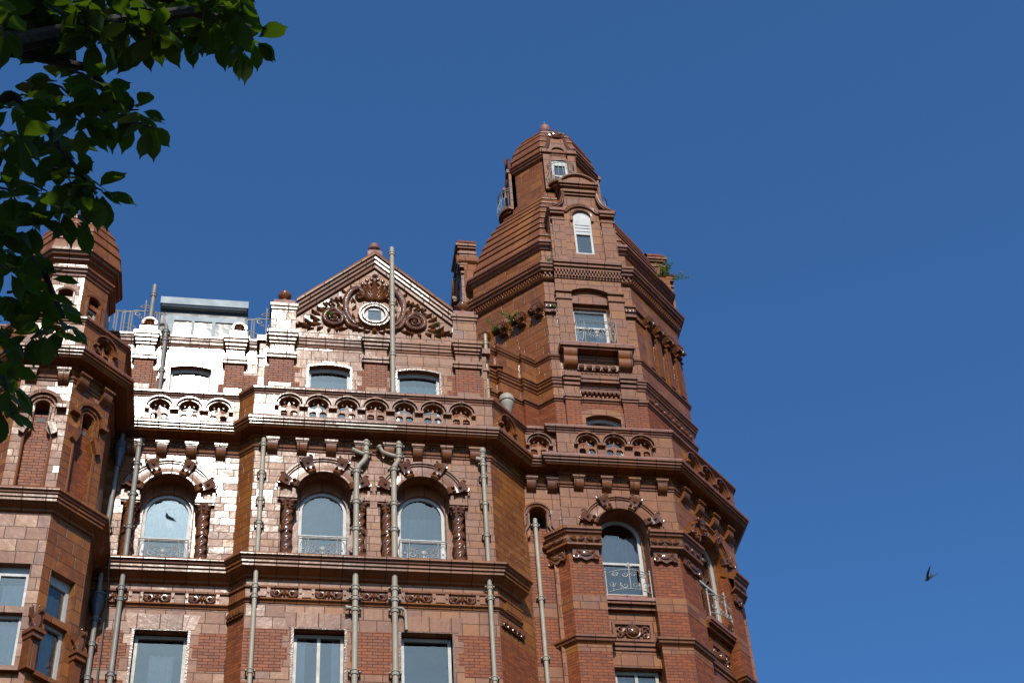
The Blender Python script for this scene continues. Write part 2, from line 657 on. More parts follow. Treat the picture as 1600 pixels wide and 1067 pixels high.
    def obj(s, name, parent=None, m=None, angle=34):
        me = bpy.data.meshes.new(name)
        me.from_pydata([tuple(p) for p in s.v], [], s.f)
        mats = s.mats if s.mats else [m]
        for x in mats:
            me.materials.append(M[x] if isinstance(x, str) else x)
        if s.mats:
            me.polygons.foreach_set('material_index', s.mi)
        bm = bmesh.new()
        bm.from_mesh(me)
        bm.normal_update()
        uvl = bm.loops.layers.uv.new('UVMap')
        Z = Vector((0, 0, 1))
        for f in bm.faces:
            nrm = f.normal
            f.smooth = True
            if abs(nrm.z) < 0.8:
                t = Z.cross(nrm).normalized()
                # keep the long way of the tangent stable between faces of one wall
                for l in f.loops:
                    p = l.vert.co
                    l[uvl].uv = (p.dot(t), p.z)
            else:
                for l in f.loops:
                    p = l.vert.co
                    l[uvl].uv = (p.x, p.y)
        bm.to_mesh(me)
        bm.free()
        me.set_sharp_from_angle(angle=rad(angle))
        o = bpy.data.objects.new(name, me)
        COL.objects.link(o)
        if parent:
            o.parent = parent
        return o


def arc(cu, cz, r, a0, a1, n=16):
    return [(cu + r * math.cos(rad(a0 + (a1 - a0) * i / n)), cz + r * math.sin(rad(a0 + (a1 - a0) * i / n))) for i in range(n + 1)]


def rect(u0, u1, z0, z1):
    return [(u0, z0), (u1, z0), (u1, z1), (u0, z1)]


def arched(u0, u1, z0, zs, n=16):
    c = (u0 + u1) / 2
    return [(u0, z0), (u1, z0)] + arc(c, zs, (u1 - u0) / 2, 0, 180, n)


def segmental(u0, u1, z0, zs, rise, n=10):
    c = (u0 + u1) / 2
    h = (u1 - u0) / 2
    R = (h * h + rise * rise) / (2 * rise)
    a = math.degrees(math.asin(h / R))
    return [(u0, z0), (u1, z0)] + arc(c, zs + rise - R, R, 90 - a, 90 + a, n)


def empty(name, loc):
    o = bpy.data.objects.new(name, None)
    o.location = loc
    o.empty_display_size = 0.3
    COL.objects.link(o)
    return o


def tag(o, label, cat, group=None):
    o['label'] = label
    o['category'] = cat
    if group:
        o['group'] = group
    return o


# ------------------------------------------------------------------ the ground
def structure(name, mb, m):
    o = mb.obj(name, None, m)
    o['kind'] = 'structure'
    return o


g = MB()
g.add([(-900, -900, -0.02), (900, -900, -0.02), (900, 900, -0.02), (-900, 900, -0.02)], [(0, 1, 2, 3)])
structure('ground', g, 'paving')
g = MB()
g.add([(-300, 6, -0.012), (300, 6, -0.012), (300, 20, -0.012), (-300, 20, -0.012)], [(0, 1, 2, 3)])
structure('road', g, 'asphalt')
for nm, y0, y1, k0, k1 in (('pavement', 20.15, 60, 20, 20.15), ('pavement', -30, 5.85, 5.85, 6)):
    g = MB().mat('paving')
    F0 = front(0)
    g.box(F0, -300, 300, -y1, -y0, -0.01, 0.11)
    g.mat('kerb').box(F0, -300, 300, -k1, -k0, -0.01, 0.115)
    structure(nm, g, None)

# ------------------------------------------------------------------ the hotel: one building, everything fixed to its fabric is a part of it
HOTEL = empty('hotel_building', (3.0, 30.0, 0.0))
tag(HOTEL, 'ornate red brick and glazed terracotta hotel with gabled front and domed corner tower', 'building')
HM = Matrix.Translation((3.0, 30.0, 0.0)).inverted()


WHOLE = {'window', 'pane', 'curtain', 'interior', 'blind', 'dormer', 'roof', 'tracery', 'balcony_railing', 'carving'}


def part(mb, name, m=None, parent=None, label=None, angle=34):
    if name not in WHOLE and len(mb.groups) > 1:
        cl = mb.clusters()
        if len(cl) > 1:
            for c in cl:
                c.groups = [0]
            os_ = [part(c, name, m, parent, label, angle) for c in cl]
            return os_[0]
    o = mb.obj(name, None, m, angle)
    o.parent = parent or HOTEL
    if parent is None:
        o.matrix_parent_inverse = HM
    if label:
        o['label'] = label
    return o


T8 = math.tan(PI / 8)


def octagon(c, a):
    x, y = c
    t = a * T8
    return [(x - t, y - a), (x + t, y - a), (x + a, y - t), (x + a, y + t), (x + t, y + a), (x - t, y + a), (x - a, y + t), (x - a, y - t)]


TW = (8.48, 34.18)          # corner tower axis
TU = (-4.6, 29.33)          # stair turret axis
A_LOW, A_DRUM = 3.36, 2.88
oc = octagon(TW, A_LOW)
MAIN = [(-10, 30.34), (-0.44, 30.34), (-0.10, 30.0), (5.31, 30.0), (6.26, 30.95), (oc[0][0], 30.95), oc[0], oc[1], oc[2], oc[3], oc[4]]
FB = front(30.0)            # projecting bay
FL_ = front(30.34)          # left recessed bay
FK = front(30.95)           # link between bay and tower
FT = Fr(oc[0], oc[1])       # tower front (u measured from its middle)
FTR = Fr(oc[1], oc[2])      # tower right cant
FTE = Fr(oc[2], oc[3])
FCL = Fr((-0.44, 30.34), (-0.10, 30.0))
FCR = Fr((5.31, 30.0), (6.26, 30.95))


# ---- windows ------------------------------------------------------
def window(F, loop_fn, z0, ztop, u0, u1, d, panes, fw=0.06, mat='white', curtain=None, room=0.9, broken=False, tiltx=0.0, sill=None, cmat='curtain'):
    """loop_fn(inset) gives the outer loop; panes is a list of loops left open in the frame"""
    w = MB().mat(mat).holed(F, loop_fn, panes, d - 0.07, d, back=True)
    wo = part(w, 'window')
    pm = MB()
    for p in panes:
        if broken and p is panes[0]:
            cu = sum(q[0] for q in p) / len(p)
            hz = [(cu - 0.03, ztop - 0.44), (cu + .03, ztop - .54), (cu + 0.13, ztop - 0.60), (cu + 0.21, ztop - 0.70), (cu + 0.10, ztop - 0.67), (cu - 0.01, ztop - 0.63), (cu - .05, ztop - .55)]
            pm.holed(F, p, [hz], d - 0.045, d - 0.04, back=True)
        else:
            c = (sum(q[0] for q in p) / len(p), sum(q[1] for q in p) / len(p))
            rx, rz = random.uniform(-.004, .004), random.uniform(-.004, .004)
            n = len(p)
            vs = [F.pt(u, d - 0.04 + rx * (u - c[0]) + rz * (z - c[1]), z) for u, z in p]
            pm.add(vs, [list(range(n))])
    po = part(pm, 'pane', 'glass', wo)
    r = MB()
    a, b, e = u0 - 0.25, u1 + 0.25, room
    P = [F.pt(u, dd, z) for z in (z0 - 0.1, ztop + 0.25) for dd in (d - 0.08, d - e) for u in (a, b)]
    r.add(P, [(2, 3, 7, 6), (0, 2, 6, 4), (3, 1, 5, 7), (6, 7, 5, 4), (0, 1, 3, 2)])
    part(r, 'interior', 'room', wo)
    if curtain:
        cm = MB()
        for (ca, cb, c0, c1) in curtain:
            n = max(6, int((cb - ca) / 0.03))
            vs = []
            for i in range(n + 1):
                u = ca + (cb - ca) * i / n
                dd = d - 0.16 + 0.022 * math.sin(i * 1.35) + 0.008 * math.sin(i * 3.1)
                vs += [F.pt(u, dd, c0), F.pt(u, dd, c1)]
            cm.add(vs, [(2 * i, 2 * i + 2, 2 * i + 3, 2 * i + 1) for i in range(n)])
        part(cm, 'curtain', cmat, wo)
    if sill:
        sm = MB().box(F, u0 - 0.05, u1 + 0.05, d - 0.02, d + sill, z0 - 0.09, z0)
        part(sm, 'sill', 'mould', wo)
    return wo


def sash_arch(F, uc, hw, z0, zs, d, meet, curtain=None, **k):
    fw = 0.075
    u0, u1 = uc - hw, uc + hw
    return window(F, arched(u0, u1, z0, zs, 20), z0, zs + hw, u0, u1, d,
                  [arched(u0 + fw, u1 - fw, meet + 0.03, zs, 18), rect(u0 + fw + .02, u1 - fw - .02, z0 + fw, meet - 0.03)], curtain=curtain, **k)


def sash_rect(F, u0, u1, z0, z1, d, meet=None, mull=False, curtain=None, fw=0.07, **k):
    panes = []
    us = [(u0 + fw, u1 - fw)] if not mull else [(u0 + fw, (u0 + u1) / 2 - fw * .5), ((u0 + u1) / 2 + fw * .5, u1 - fw)]
    zs = [(z0 + fw, z1 - fw)] if meet is None else [(meet + .03, z1 - fw), (z0 + fw, meet - .03)]
    for a, b in us:
        for c, e in zs:
            panes.append(rect(a, b, c, e))
    return window(F, rect(u0, u1, z0, z1), z0, z1, u0, u1, d, panes, curtain=curtain, **k)


# ---- ironwork -----------------------------------------------------
def balcony_rail(F, u0, u1, z0, z1, d0, d1, style=0, mat='iron'):
    """flat fronted little railing standing d1 out from d0, with scrollwork panel"""
    m = MB()
    r = 0.011

    def ln(a, b, rr=r):
        m.tube([F.pt(*a), F.pt(*b)], rr, 5)
    for z in (z0 + 0.03, z1, z1 - 0.06):
        ln((u0, d1, z), (u1, d1, z), 0.012)
        if z != z1 - 0.06:
            ln((u0, d0, z), (u0, d1, z))
            ln((u1, d0, z), (u1, d1, z))
    w = u1 - u0
    for t in (0, 0.2, 0.8, 1.0):
        ln((u0 + w * t, d1, z0), (u0 + w * t, d1, z1 + 0.01))
    uc, zc, h = (u0 + u1) / 2, (z0 + z1) / 2 - 0.02, z1 - z0
    for sg in (-1, 1):
        a = 180 if sg > 0 else 0
        for (cu, cz, rr, st) in ((0.12, 0.05, 0.10, 0), (0.12, -0.12, 0.09, 90), (0.25, -0.02, 0.08, 180), (0.25, 0.12, 0.05, 0)):
            k = w / 1.05
            pts = []
            for i in range(22):
                t = i / 21
                an = rad(st + 470 * t)
                q = rr * (1 - 0.75 * t) * k
                pts.append(F.pt(uc + sg * (cu * k + q * math.cos(an)), d1, zc + cz + q * math.sin(an)))
            m.tube(pts, 0.010, 5)
        # ovals in the end panels
        cu = u0 + w * 0.1 if sg < 0 else u1 - w * 0.1
        m.tube([F.pt(cu + 0.6 * w * 0.1 * math.cos(i * PI / 8), d1, zc + 0.36 * h * math.sin(i * PI / 8)) for i in range(17)], 0.010, 5)
        m.blob(F, cu, d1, zc, 0.025, 0.02, 0.035)
    m.blob(F, uc, d1, zc + 0.02, 0.05, 0.02, 0.07)
    m.blob(F, uc, d1, zc - 0.10, 0.03, 0.02, 0.06)
    return part(m, 'balcony_railing', mat)


# ---- parapet with pierced arches -----------------------------------
def pierced(F, uc, parent):
    """one arched opening's moulding and cross shaped tracery; the opening itself is cut in the parapet wall"""
    m = MB().mat('mould')
    zs = 27.27
    m.ring(F, uc, zs, [(0.245, 0.10), (0.245, 0.235), (0.252, 0.25), (0.278, 0.25), (0.282, 0.222), (0.300, 0.222), (0.303, 0.30), (0.334, 0.30), (0.34, 0.2)], 0, 180, 20)
    m.mat('carve')
    KP = [F.pt(uc + a, b, zs + c) for a, b, c in ((-.035, .2, .235), (.035, .2, .235), (.05, .2, .36), (-.05, .2, .36), (-.035, .25, .235), (.035, .25, .235), (.05, .30, .36), (-.05, .30, .36))]
    m.add(KP, [(4, 5, 6, 7), (0, 4, 7, 3), (1, 2, 6, 5), (3, 7, 6, 2), (0, 1, 5, 4)])
    m.mat('mould')
    for sg in (-1, 1):
        a, b = sorted((uc + sg * 0.235, uc + sg * 0.336))
        m.box(F, a, b, 0.195, 0.31, 27.19, 27.25)
        m.box(F, a, b, 0.195, 0.22, 26.93, 27.17)
    o = part(m, 'arch_moulding', None)
    t = MB().mat('tile')
    b1 = [(uc - .185, 26.99), (uc - .05, 26.99), (uc - .035, 27.03), (uc - .035, 27.13), (uc - .06, 27.17), (uc - .15, 27.18), (uc - .20, 27.13), (uc - .20, 27.04)]
    b2 = [(2 * uc - u, z) for u, z in b1][::-1]
    t.holed(F, [(uc - .24, 26.93), (uc + .24, 26.93), (uc + .24, 27.24), (uc - .24, 27.24)], [b1, b2], 0.08, 0.16, back=True)
    t.poly(F, [(uc - .075, 27.24), (uc + .075, 27.24), (uc + .03, 27.30), (uc + .022, 27.38), (uc, 27.42), (uc - .022, 27.38), (uc - .03, 27.30)], 0.08, 0.16)
    for sg in (-1, 1):
        t.poly(F, [(uc + sg * .24, 27.24), (uc + sg * .18, 27.26), (uc + sg * .215, 27.33), (uc + sg * .235, 27.30)], 0.08, 0.16)
        t.poly(F, [(uc + sg * .17, 27.44), (uc + sg * .10, 27.50), (uc + sg * .075, 27.44), (uc + sg * .105, 27.39)], 0.08, 0.155)
    part(t, 'tracery', None, o)
    return o


def parapet_panel(F, u0, u1, arches, mat='tile'):
    holes = [arched(u - .235, u + .235, 26.935, 27.27, 14) for u in arches]
    m = MB().mat(mat).holed(F, rect(u0, u1, 26.80, 27.68), holes, -0.02, 0.2, back=True)
    part(m, 'parapet_wall')
    for u in arches:
        pierced(F, u, None)


def corner_u(F, inner0, inner1, d):
    """extend a panel set d proud so that 45 degree outside corners meet"""
    return F


# parapet: bay, left, link, tower front and right, cants
k = 0.2 * T8
parapet_panel(FB, -0.10 - k, 5.31 + k, [0.62 + i * 0.672 for i in range(7)])
parapet_panel(FL_, -10, -0.44 - k, [-0.99 - i * 0.672 for i in range(3)] + [-7.2, -7.87, -8.54])
parapet_panel(FCL, -FCL.L / 2 + k, FCL.L / 2 + k, [])
parapet_panel(FCR, -FCR.L / 2 - k, FCR.L / 2 - k, [-0.22])
parapet_panel(FK, 6.26 - k, 7.075, [6.66])
hs = A_LOW * T8
parapet_panel(FT, -hs, hs + k, [-0.655, 0.02, 0.695])
parapet_panel(FTR, -hs - k, hs + k, [-0.62, 0.06, 0.74])
parapet_panel(FTE, -hs - k, hs + k, [-0.672, 0, 0.672])

# ---- horizontal mouldings that run round the whole front -------------
CORN = [(0.2, 26.93), (0.41, 26.79), (0.45, 26.77), (0.45, 26.685), (0.415, 26.675), (0.415, 26.62), (0.375, 26.61), (0.375, 26.565), (0.345, 26.54), (0.33, 26.515), (0.05, 26.51), (0.04, 26.46), (0.0, 26.45)]
m = MB().mat('cap').sweep(MAIN, [(0.19, 26.935), (0.41, 26.792), (0.452, 26.772), (0.452, 26.735)])
m.mat('mould').sweep(MAIN, [(0.45, 26.737)] + CORN[3:])
part(m, 'cornice')
m = MB().mat('dirtygreen').sweep([(1.70, 30.0), (3.10, 30.0)], [(0.40, 26.676), (0.4175, 26.676), (0.4175, 26.619), (0.40, 26.618)])
m.sweep([(1.78, 30.0), (3.02, 30.0)], [(0.36, 26.611), (0.3775, 26.611), (0.3775, 26.564), (0.36, 26.563)])
part(m, 'algae_stain', None)
m = MB().mat('mould').sweep(MAIN, [(0.0, 26.23), (0.05, 26.22), (0.07, 26.19), (0.06, 26.15), (0.03, 26.13), (0.025, 26.09), (0.0, 26.08)])
part(m, 'string_course')
m = MB().mat('cap').sweep(MAIN, [(-0.06, 27.85), (0.27, 27.815), (0.29, 27.80), (0.29, 27.775)])
m.mat('mould').sweep(MAIN, [(0.287, 27.78), (0.287, 27.73), (0.25, 27.715), (0.245, 27.68), (0.215, 27.665), (0.21, 27.62), (0.185, 27.61), (-0.04, 27.66), (-0.06, 27.72), (-0.06, 27.849)])
part(m, 'parapet_coping')
LEDGE = [(0.39, 22.985), (0.40, 22.97), (0.40, 22.925), (0.385, 22.91), (0.35, 22.895), (0.345, 22.86), (0.31, 22.85), (0.31, 22.785), (0.275, 22.775), (0.275, 22.71), (0.24, 22.695), (0.20, 22.66), (0.14, 22.635), (0.08, 22.61), (0.06, 22.57), (0.0, 22.55)]
LP = [(-10, 30.34), (-0.44, 30.34), (-0.10, 30.0), (5.31, 30.0), (5.89, 30.58)]
m = MB().mat('cap').sweep(LP, [(0.0, 23.04), (0.36, 23.0), (0.39, 22.985)])
m.mat('mould').sweep(LP, LEDGE)
m.mat('dirtygreen')
part(m, 'ledge')
BAND = [(0.0, 22.37), (0.05, 22.365), (0.075, 22.34), (0.07, 22.30), (0.03, 22.29), (0.025, 22.06), (0.06, 22.05), (0.075, 22.01), (0.05, 21.985), (0.03, 21.97), (0.02, 21.94), (0.0, 21.935)]
m = MB().mat('mould').sweep(LP, BAND)
part(m, 'carved_band')


def band_ornament(F, u0, u1):
    c, w = (u0 + u1) / 2, u1 - u0
    z = 22.175
    m = MB().mat('mould').box(F, u0 - .07, u0 - 0.0, 0.02, 0.065, 22.05, 22.30)
    m.box(F, u1, u1 + .07, 0.02, 0.065, 22.05, 22.30)
    m.mat('carve')
    for sg in (-1, 1):
        m.scroll(F, c + sg * w * .29, z, .10, .03, 90 - sg * 60, -sg * 500, .030, .020, .04, 26, 7)
        m.blob(F, c + sg * w * .29, 0.055, z, .035, .035, .035)
        for dx, dz, an, L, ww in ((.03, .09, -70, .17, .05), (.10, .10, -48, .15, .04), (.46, .08, -60, .13, .04), (.48, -.06, 40, .10, .035), (.12, -.10, 30, .12, .035)):
            m.leaf(F, c + sg * w * dx, z + dz, an if sg > 0 else 180 - an, L, ww, .06, 2)
    m.leaf(F, c, z + .10, -90, .20, .05, .07, 2)
    part(m, 'carved_panel')


for a in (0.41, 1.35, 2.31, 3.27, 4.22):
    band_ornament(FB, a, a + 0.60)
for a in (-3.12, -2.24, -1.30):
    band_ornament(FL_, a, a + 0.58)
m = MB().mat('mould')
for a, b in ((1.05, 1.28), (2.0, 2.24), (2.95, 3.2), (3.9, 4.15), (0.06, 0.33), (4.9, 5.2)):
    m.box(FB, a, b, 0.02, 0.05, 22.09, 22.27)
m.box(FCR, -0.45, 0.12, 0.02, 0.06, 22.08, 22.28)
part(m, 'band_panel')


def bracket(F, u):
    m = MB().mat('mould')
    m.box(F, u - .085, u + .085, 0.0, 0.075, 26.33, 26.52)
    m.box(F, u - .15, u + .15, 0.0, 0.21, 26.275, 26.325)
    m.box(F, u - .135, u + .135, 0.0, 0.185, 26.245, 26.275)
    # rounded corbel below the slab: prism along u
    pr = [(0.165, 26.245), (0.165, 26.20), (0.155, 26.13), (0.12, 26.06), (0.06, 26.01), (0.0, 25.985)]
    for (ua, ub) in ((u - .115, u + .115),):
        vs = [F.pt(uu, d, z) for uu in (ua, ub) for d, z in pr + [(0.0, 26.245)]]
        n = len(pr) + 1
        fs = [(i, n + i, n + i + 1, i + 1) for i in range(n - 1)] + [list(range(n)), [n + i for i in range(n)][::-1]]
        m.add(vs, fs)
    part(m, 'bracket')


for i in range(8):
    bracket(FB, 0.29 + i * 0.665)
for u in (-0.87, -1.53, -2.19, -2.85):
    bracket(FL_, u)
for u in (6.42, 6.92):
    bracket(FK, u)
for u in (-0.94, -0.26, 0.42, 1.10):
    bracket(FT, u)
for u in (-1.0, -0.33, 0.36, 1.05):
    bracket(FTR, u)
for u in (-1, -.33, .33, 1):
    bracket(FTE, u)
m = MB().mat('carve')
for F, us in ((FB, [0.29 + .3325 + i * .665 for i in range(7)]), (FT, [-.6, .08, .76]), (FL_, [-1.2, -1.86, -2.52])):
    for u in us:
        for sg in (-1, 1):
            m.scroll(F, u + sg * .09, 26.36, .06, .02, 90, sg * 360, .02, .014, 0.01, 12, 5)
        m.blob(F, u, 0.01, 26.36, .03, .03, .07)
part(m, 'frieze_carving')


# ---- arched window bay with voussoirs --------------------------------
def voussoirs(F, uc, zs, ri, ro, d=0.06):
    m = MB().mat('mould')
    m.ring(F, uc, zs, [(ri - .004, -0.02), (ri, d * .8), (ri + .012, d), (ri + .05, d), (ri + .055, d * .55), (ri + .065, d * .5), (ro - .11, d * .5), (ro - .10, d), (ro - .075, d), (ro - .07, d * .75), (ro - .06, d * .75), (ro - .055, d + .03), (ro - .01, d + .03), (ro, d), (ro, -0.02)], 12, 168, 36)
    for sg in (-1, 1):
        # straight labels under the springing blocks
        m.box(F, uc + sg * ro - (0.06 if sg > 0 else 0), uc + sg * ro + (0 if sg > 0 else 0.06), 0, d, zs - .13, zs + .12)
        a, b = sorted((uc + sg * (ri + .02), uc + sg * (ri + .09)))
        m.box(F, a, b, 0, d, zs - .13, zs + .12)
    o = part(m, 'arch_surround')
    b = MB().mat('carve')
    for ac in (20, 65, 115, 160):
        hw = 7.5
        pr = [(ri - .015, -0.02), (ri - .015, .08), (ri + .03, .125), (ri + .09, .10), (ri + .13, .085), (ro - .13, .10), (ro - .07, .14), (ro - .01, .155), (ro + .035, .12), (ro + .04, -0.02)]
        b.ring(F, uc, zs, pr, ac - hw, ac + hw, 4)
        a = rad(ac)
        for t, q in ((-.11, .30), (.0, .72), (.09, .34)):
            rr = ri + (ro - ri) * q
            b.blob(F, uc + rr * math.cos(a + t * .8), .10, zs + rr * math.sin(a + t * .8), .05, .055, .04, ac)
        b.scroll(F, uc + (ro - .0) * math.cos(a + .10), zs + (ro) * math.sin(a + .10), .06, .02, ac, 380, .024, .016, .12, 12, 5)
        b.scroll(F, uc + (ro - .0) * math.cos(a - .10), zs + (ro) * math.sin(a - .10), .06, .02, ac, -380, .024, .016, .12, 12, 5)
    part(b, 'carved_voussoir', None, o)


def barley_column(F, u, d, z0, z1, r=0.125):
    p = F.pt(u, d, 0)
    c = (p.x, p.y, 0)
    m = MB().mat('carve')
    zm = z0 + (z1 - z0) * .52
    m.lathe(c, [(r * 1.25, z0), (r * 1.25, z0 + .05), (r * 1.05, z0 + .08)], 16)
    for a, b in ((z0 + .07, zm - .04), (zm + .04, z1 - .22)):
        n = 22
        m.lathe(c, [(r * .93, a + (b - a) * i / n) for i in range(n + 1)], 24, twist=7.0 if a < zm - .1 else 7.0, lobes=4, amp=0.14)
    m.lathe(c, [(r * .9, zm - .06), (r * 1.12, zm - .05), (r * 1.18, zm), (r * 1.12, zm + .05), (r * .9, zm + .06)], 18)
    m.lathe(c, [(r * .9, z1 - .24), (r * 1.08, z1 - .22), (r * .95, z1 - .19), (r * 1.0, z1 - .12), (r * 1.3, z1 - .03), (r * 1.3, z1)], 18, twist=0, lobes=8, amp=0.07)
    o = part(m, 'twisted_column')
    q = MB().mat('carve')
    for k in range(8):
        a = k * PI / 4
        for zz, rr in ((z1 - .13, r * 1.08), (z1 - .05, r * 1.32)):
            x = Vector(c) + Vector((math.cos(a) * rr, math.sin(a) * rr, zz))
            q.blob(Fr((x.x, x.y), (x.x + 1, x.y), False), 0, 0, zz, .035, .035, .045)
    part(q, 'capital', None, o)


def arch_opening(uc, ri=0.615, zs=24.86, low=24.76):
    """hole loop: arch above, column recesses either side below"""
    return arched(uc - ri, uc + ri, low, zs, 24)


def bay_window(F, uc, d_win=-0.42, rail=True, broken=False, curt=None):
    voussoirs(F, uc, 24.88, 0.615, 1.03)
    # imposts
    m = MB().mat('mould')
    for sg in (-1, 1):
        a, b = sorted((uc + sg * 0.60, uc + sg * 1.03))
        m.box(F, a, b, -0.3, 0.10, 24.70, 24.78)
        m.box(F, a, b, -0.3, 0.07, 24.66, 24.70)
    part(m, 'impost')
    for sg in (-1, 1):
        barley_column(F, uc + sg * 0.80, -0.05, 23.02, 24.66)
    # inner wall in the recess: jambs and arch round the sash
    m = MB().mat('mould').holed(F, rect(uc - 0.98, uc + 0.98, 22.9, 25.6), [arched(uc - .535, uc + .535, 23.04, 24.70, 22)], d_win - .05, d_win + .10)
    part(m, 'window_surround')
    sash_arch(F, uc, 0.535, 23.04, 24.70, d_win + .02, 24.02, broken=broken, curtain=curt, cmat='net')
    if rail:
        balcony_rail(F, uc - .53, uc + .53, 23.06, 23.70, -0.30, 0.03)


def recess_hole(uc):
    # outline of the void cut through the wall: arch, then wider rectangular column recess
    r, zs = 0.615, 24.88
    return [(uc - .96, 23.02), (uc + .96, 23.02), (uc + .96, 24.66), (uc + r, 24.66)] + arc(uc, zs, r, 0, 180, 24) + [(uc - r, 24.66), (uc - .96, 24.66)]


def tooth(ua, ub, z0, z1, tl, tr, step=0.152, amp=0.11):
    """outline of a brick field toothed into tile quoins"""
    n = max(1, round((z1 - z0) / step))
    h = (z1 - z0) / n
    R, L = [], []
    for i in range(n):
        a, b = z0 + i * h, z0 + (i + 1) * h
        ur = ub - (amp if (i // 2) % 2 == 0 and tr else 0)
        ul = ua + (amp if (i // 2) % 2 == 0 and tl else 0)
        R += [(ur, a), (ur, b)]
        L += [(ul, a), (ul, b)]
    pts = R + L[::-1]
    out = []
    for p in pts:
        if not out or p != out[-1]:
            out.append(p)
    return out


# walls of the main front: upper ashlar, lower tile with brick fields
WINL = [(0.99, 1.96), (3.24, 4.21)]
m = MB().mat('ashlar').holed(FB, rect(-0.10, 5.31, 22.5, 26.5), [recess_hole(1.49), recess_hole(3.71)], -0.45, 0.0)
m.mat('tile').holed(FB, [(-0.10, 0), (5.31, 0), (5.31, 22.5), (-0.10, 22.5)], [rect(a, b, 19.0, 21.36) for a, b in ((0.92, 2.02), (3.17, 4.30))], -0.30, 0.0)
part(m, 'wall')
m = MB().mat('ashlar').holed(FL_, rect(-10, -0.44, 22.5, 26.5), [recess_hole(-1.94)], -0.45, 0.0)
m.mat('tile').holed(FL_, [(-10, 0), (-0.44, 0), (-0.44, 22.5), (-10, 22.5)], [rect(-2.36, -1.22, 19.0, 21.42)], -0.30, 0.0)
part(m, 'wall')
m = MB().mat('brick')
for ua, ub, tl, tr in ((-0.095, 0.82, 0, 1), (2.12, 3.07, 1, 1), (4.40, 5.305, 1, 0)):
    for z0, z1 in ((20.28, 21.31), (19.0, 20.02), (17.4, 18.6)):
        m.poly(FB, tooth(ua, ub, z0, z1, tl, tr), 0.0, 0.006, back=False)
for ua, ub, tl, tr in ((-3.9, -2.46, 0, 1), (-1.12, -0.445, 1, 0)):
    for z0, z1 in ((20.45, 21.36), (19.0, 20.18)):
        m.poly(FL_, tooth(ua, ub, z0, z1, tl, tr), 0.0, 0.006, back=False)
part(m, 'brick_panel')
# lintels: slightly proud voussoir tiles over the lower windows
m = MB().mat('mould')
for F, a, b, z in ((FB, 0.92, 2.02, 21.36), (FB, 3.17, 4.30, 21.36), (FL_, -2.36, -1.22, 21.42)):
    n = 7
    for i in range(n):
        t0, t1 = i / n, (i + 1) / n
        x0, x1 = a - .22 + (b - a + .44) * t0 + .004, a - .22 + (b - a + .44) * t1 - .004
        c = (a + b) / 2
        m.poly(F, [(c + (x0 - c) * .86, z), (c + (x1 - c) * .86, z), (x1, z + .37), (x0, z + .37)], 0.0, 0.008 + .004 * (i % 2), back=False)
part(m, 'lintel')
for F, a, b, z in ((FB, 0.92, 2.02, 21.36), (FB, 3.17, 4.30, 21.36), (FL_, -2.36, -1.22, 21.42)):
    m = MB().mat('carve').holed(F, rect(a - .03, b + .03, 18.9, z + .03), [rect(a + .02, b - .02, 19, z - .02)], -0.02, 0.003)
    part(m, 'window_moulding')
sash_rect(FB, 0.95, 2.0, 19.0, 21.33, -0.22, meet=None, mull=True, mat='cream', curtain=[(1.02, 1.2, 19, 21.3), (1.75, 1.95, 19, 21.3), (1.2, 1.75, 19, 20.2)])
sash_rect(FB, 3.2, 4.27, 19.0, 21.33, -0.22, meet=20.17, mat='white', curtain=[(3.3, 4.2, 19, 19.9)])
sash_rect(FL_, -2.33, -1.25, 19.0, 21.39, -0.22, meet=20.22, mat='cream', curtain=[(-2.0, -1.5, 19.0, 21.0)])
bay_window(FB, 1.49, curt=[(.98, 2.0, 23.75, 25.2), (1.0, 1.25, 23.1, 23.9), (1.75, 2.0, 23.1, 23.9)])
bay_window(FB, 3.71, curt=[(3.2, 4.22, 24.05, 24.75), (3.2, 4.22, 23.1, 23.7)])
bay_window(FL_, -1.94, broken=True, curt=[(-2.45, -1.43, 23.1, 24.95)])

# cants of the bay, the link wall with its little niche
m = MB()
m.mat('ashlar').box(FCL, -FCL.L / 2, FCL.L / 2, -0.3, 0, 21.55, 26.5)
m.mat('brick').box(FCL, -FCL.L / 2, FCL.L / 2, -0.3, 0, 0, 21.55)
m.mat('ashlar').box(FCR, -FCR.L / 2, FCR.L / 2, -0.4, 0, 22.4, 26.5)
m.mat('tile').box(FCR, -FCR.L / 2, FCR.L / 2, -0.4, 0, 21.4, 22.4)
m.mat('brick').box(FCR, -FCR.L / 2, FCR.L / 2, -0.4, 0, 0, 21.4)
part(m, 'canted_wall')
for F, a, b, z in ((FCL, -.2, .22, 21.62), (FCR, -.62, .18, 21.62)):
    m = MB().mat('carve').box(F, a, b, -.02, .04, z - .02, z + .18)
    for i in range(5):
        u = a + (b - a) * (i + .5) / 5
        m.blob(F, u, .05, z + .10, .07, .06, .10, 30 * (i % 3 - 1))
        m.scroll(F, u, z + .02, .07, .02, 0, 380, .022, .016, .05, 12, 5)
    part(m, 'carved_corbel')
uc = 6.53
nl = [(uc - .30, 18), (uc + .30, 18), (uc + .30, 24.60), (uc + .20, 24.75)] + arc(uc, 25.32, .20, 0, 180, 14) + [(uc - .20, 24.75), (uc - .30, 24.60)]
m = MB().mat('tile').holed(FK, rect(6.0, oc[0][0], 0, 26.5), [nl], -0.30, 0.0)
part(m, 'wall')
m = MB().mat('brick').box(FK, uc - .32, uc + .32, -0.40, -0.10, 0, 25.0)
m.mat('tile')
for z in (20.9, 22.55, 24.2):
    m.box(FK, uc - .31, uc + .31, -0.2, -0.094, z, z + .36)
m.mat('black').box(FK, uc - .3, uc + .3, -0.5, -0.32, 24.9, 25.7)  # black back puts the shade of the niche head into colour
part(m, 'niche_infill')
m = MB().mat('mould')
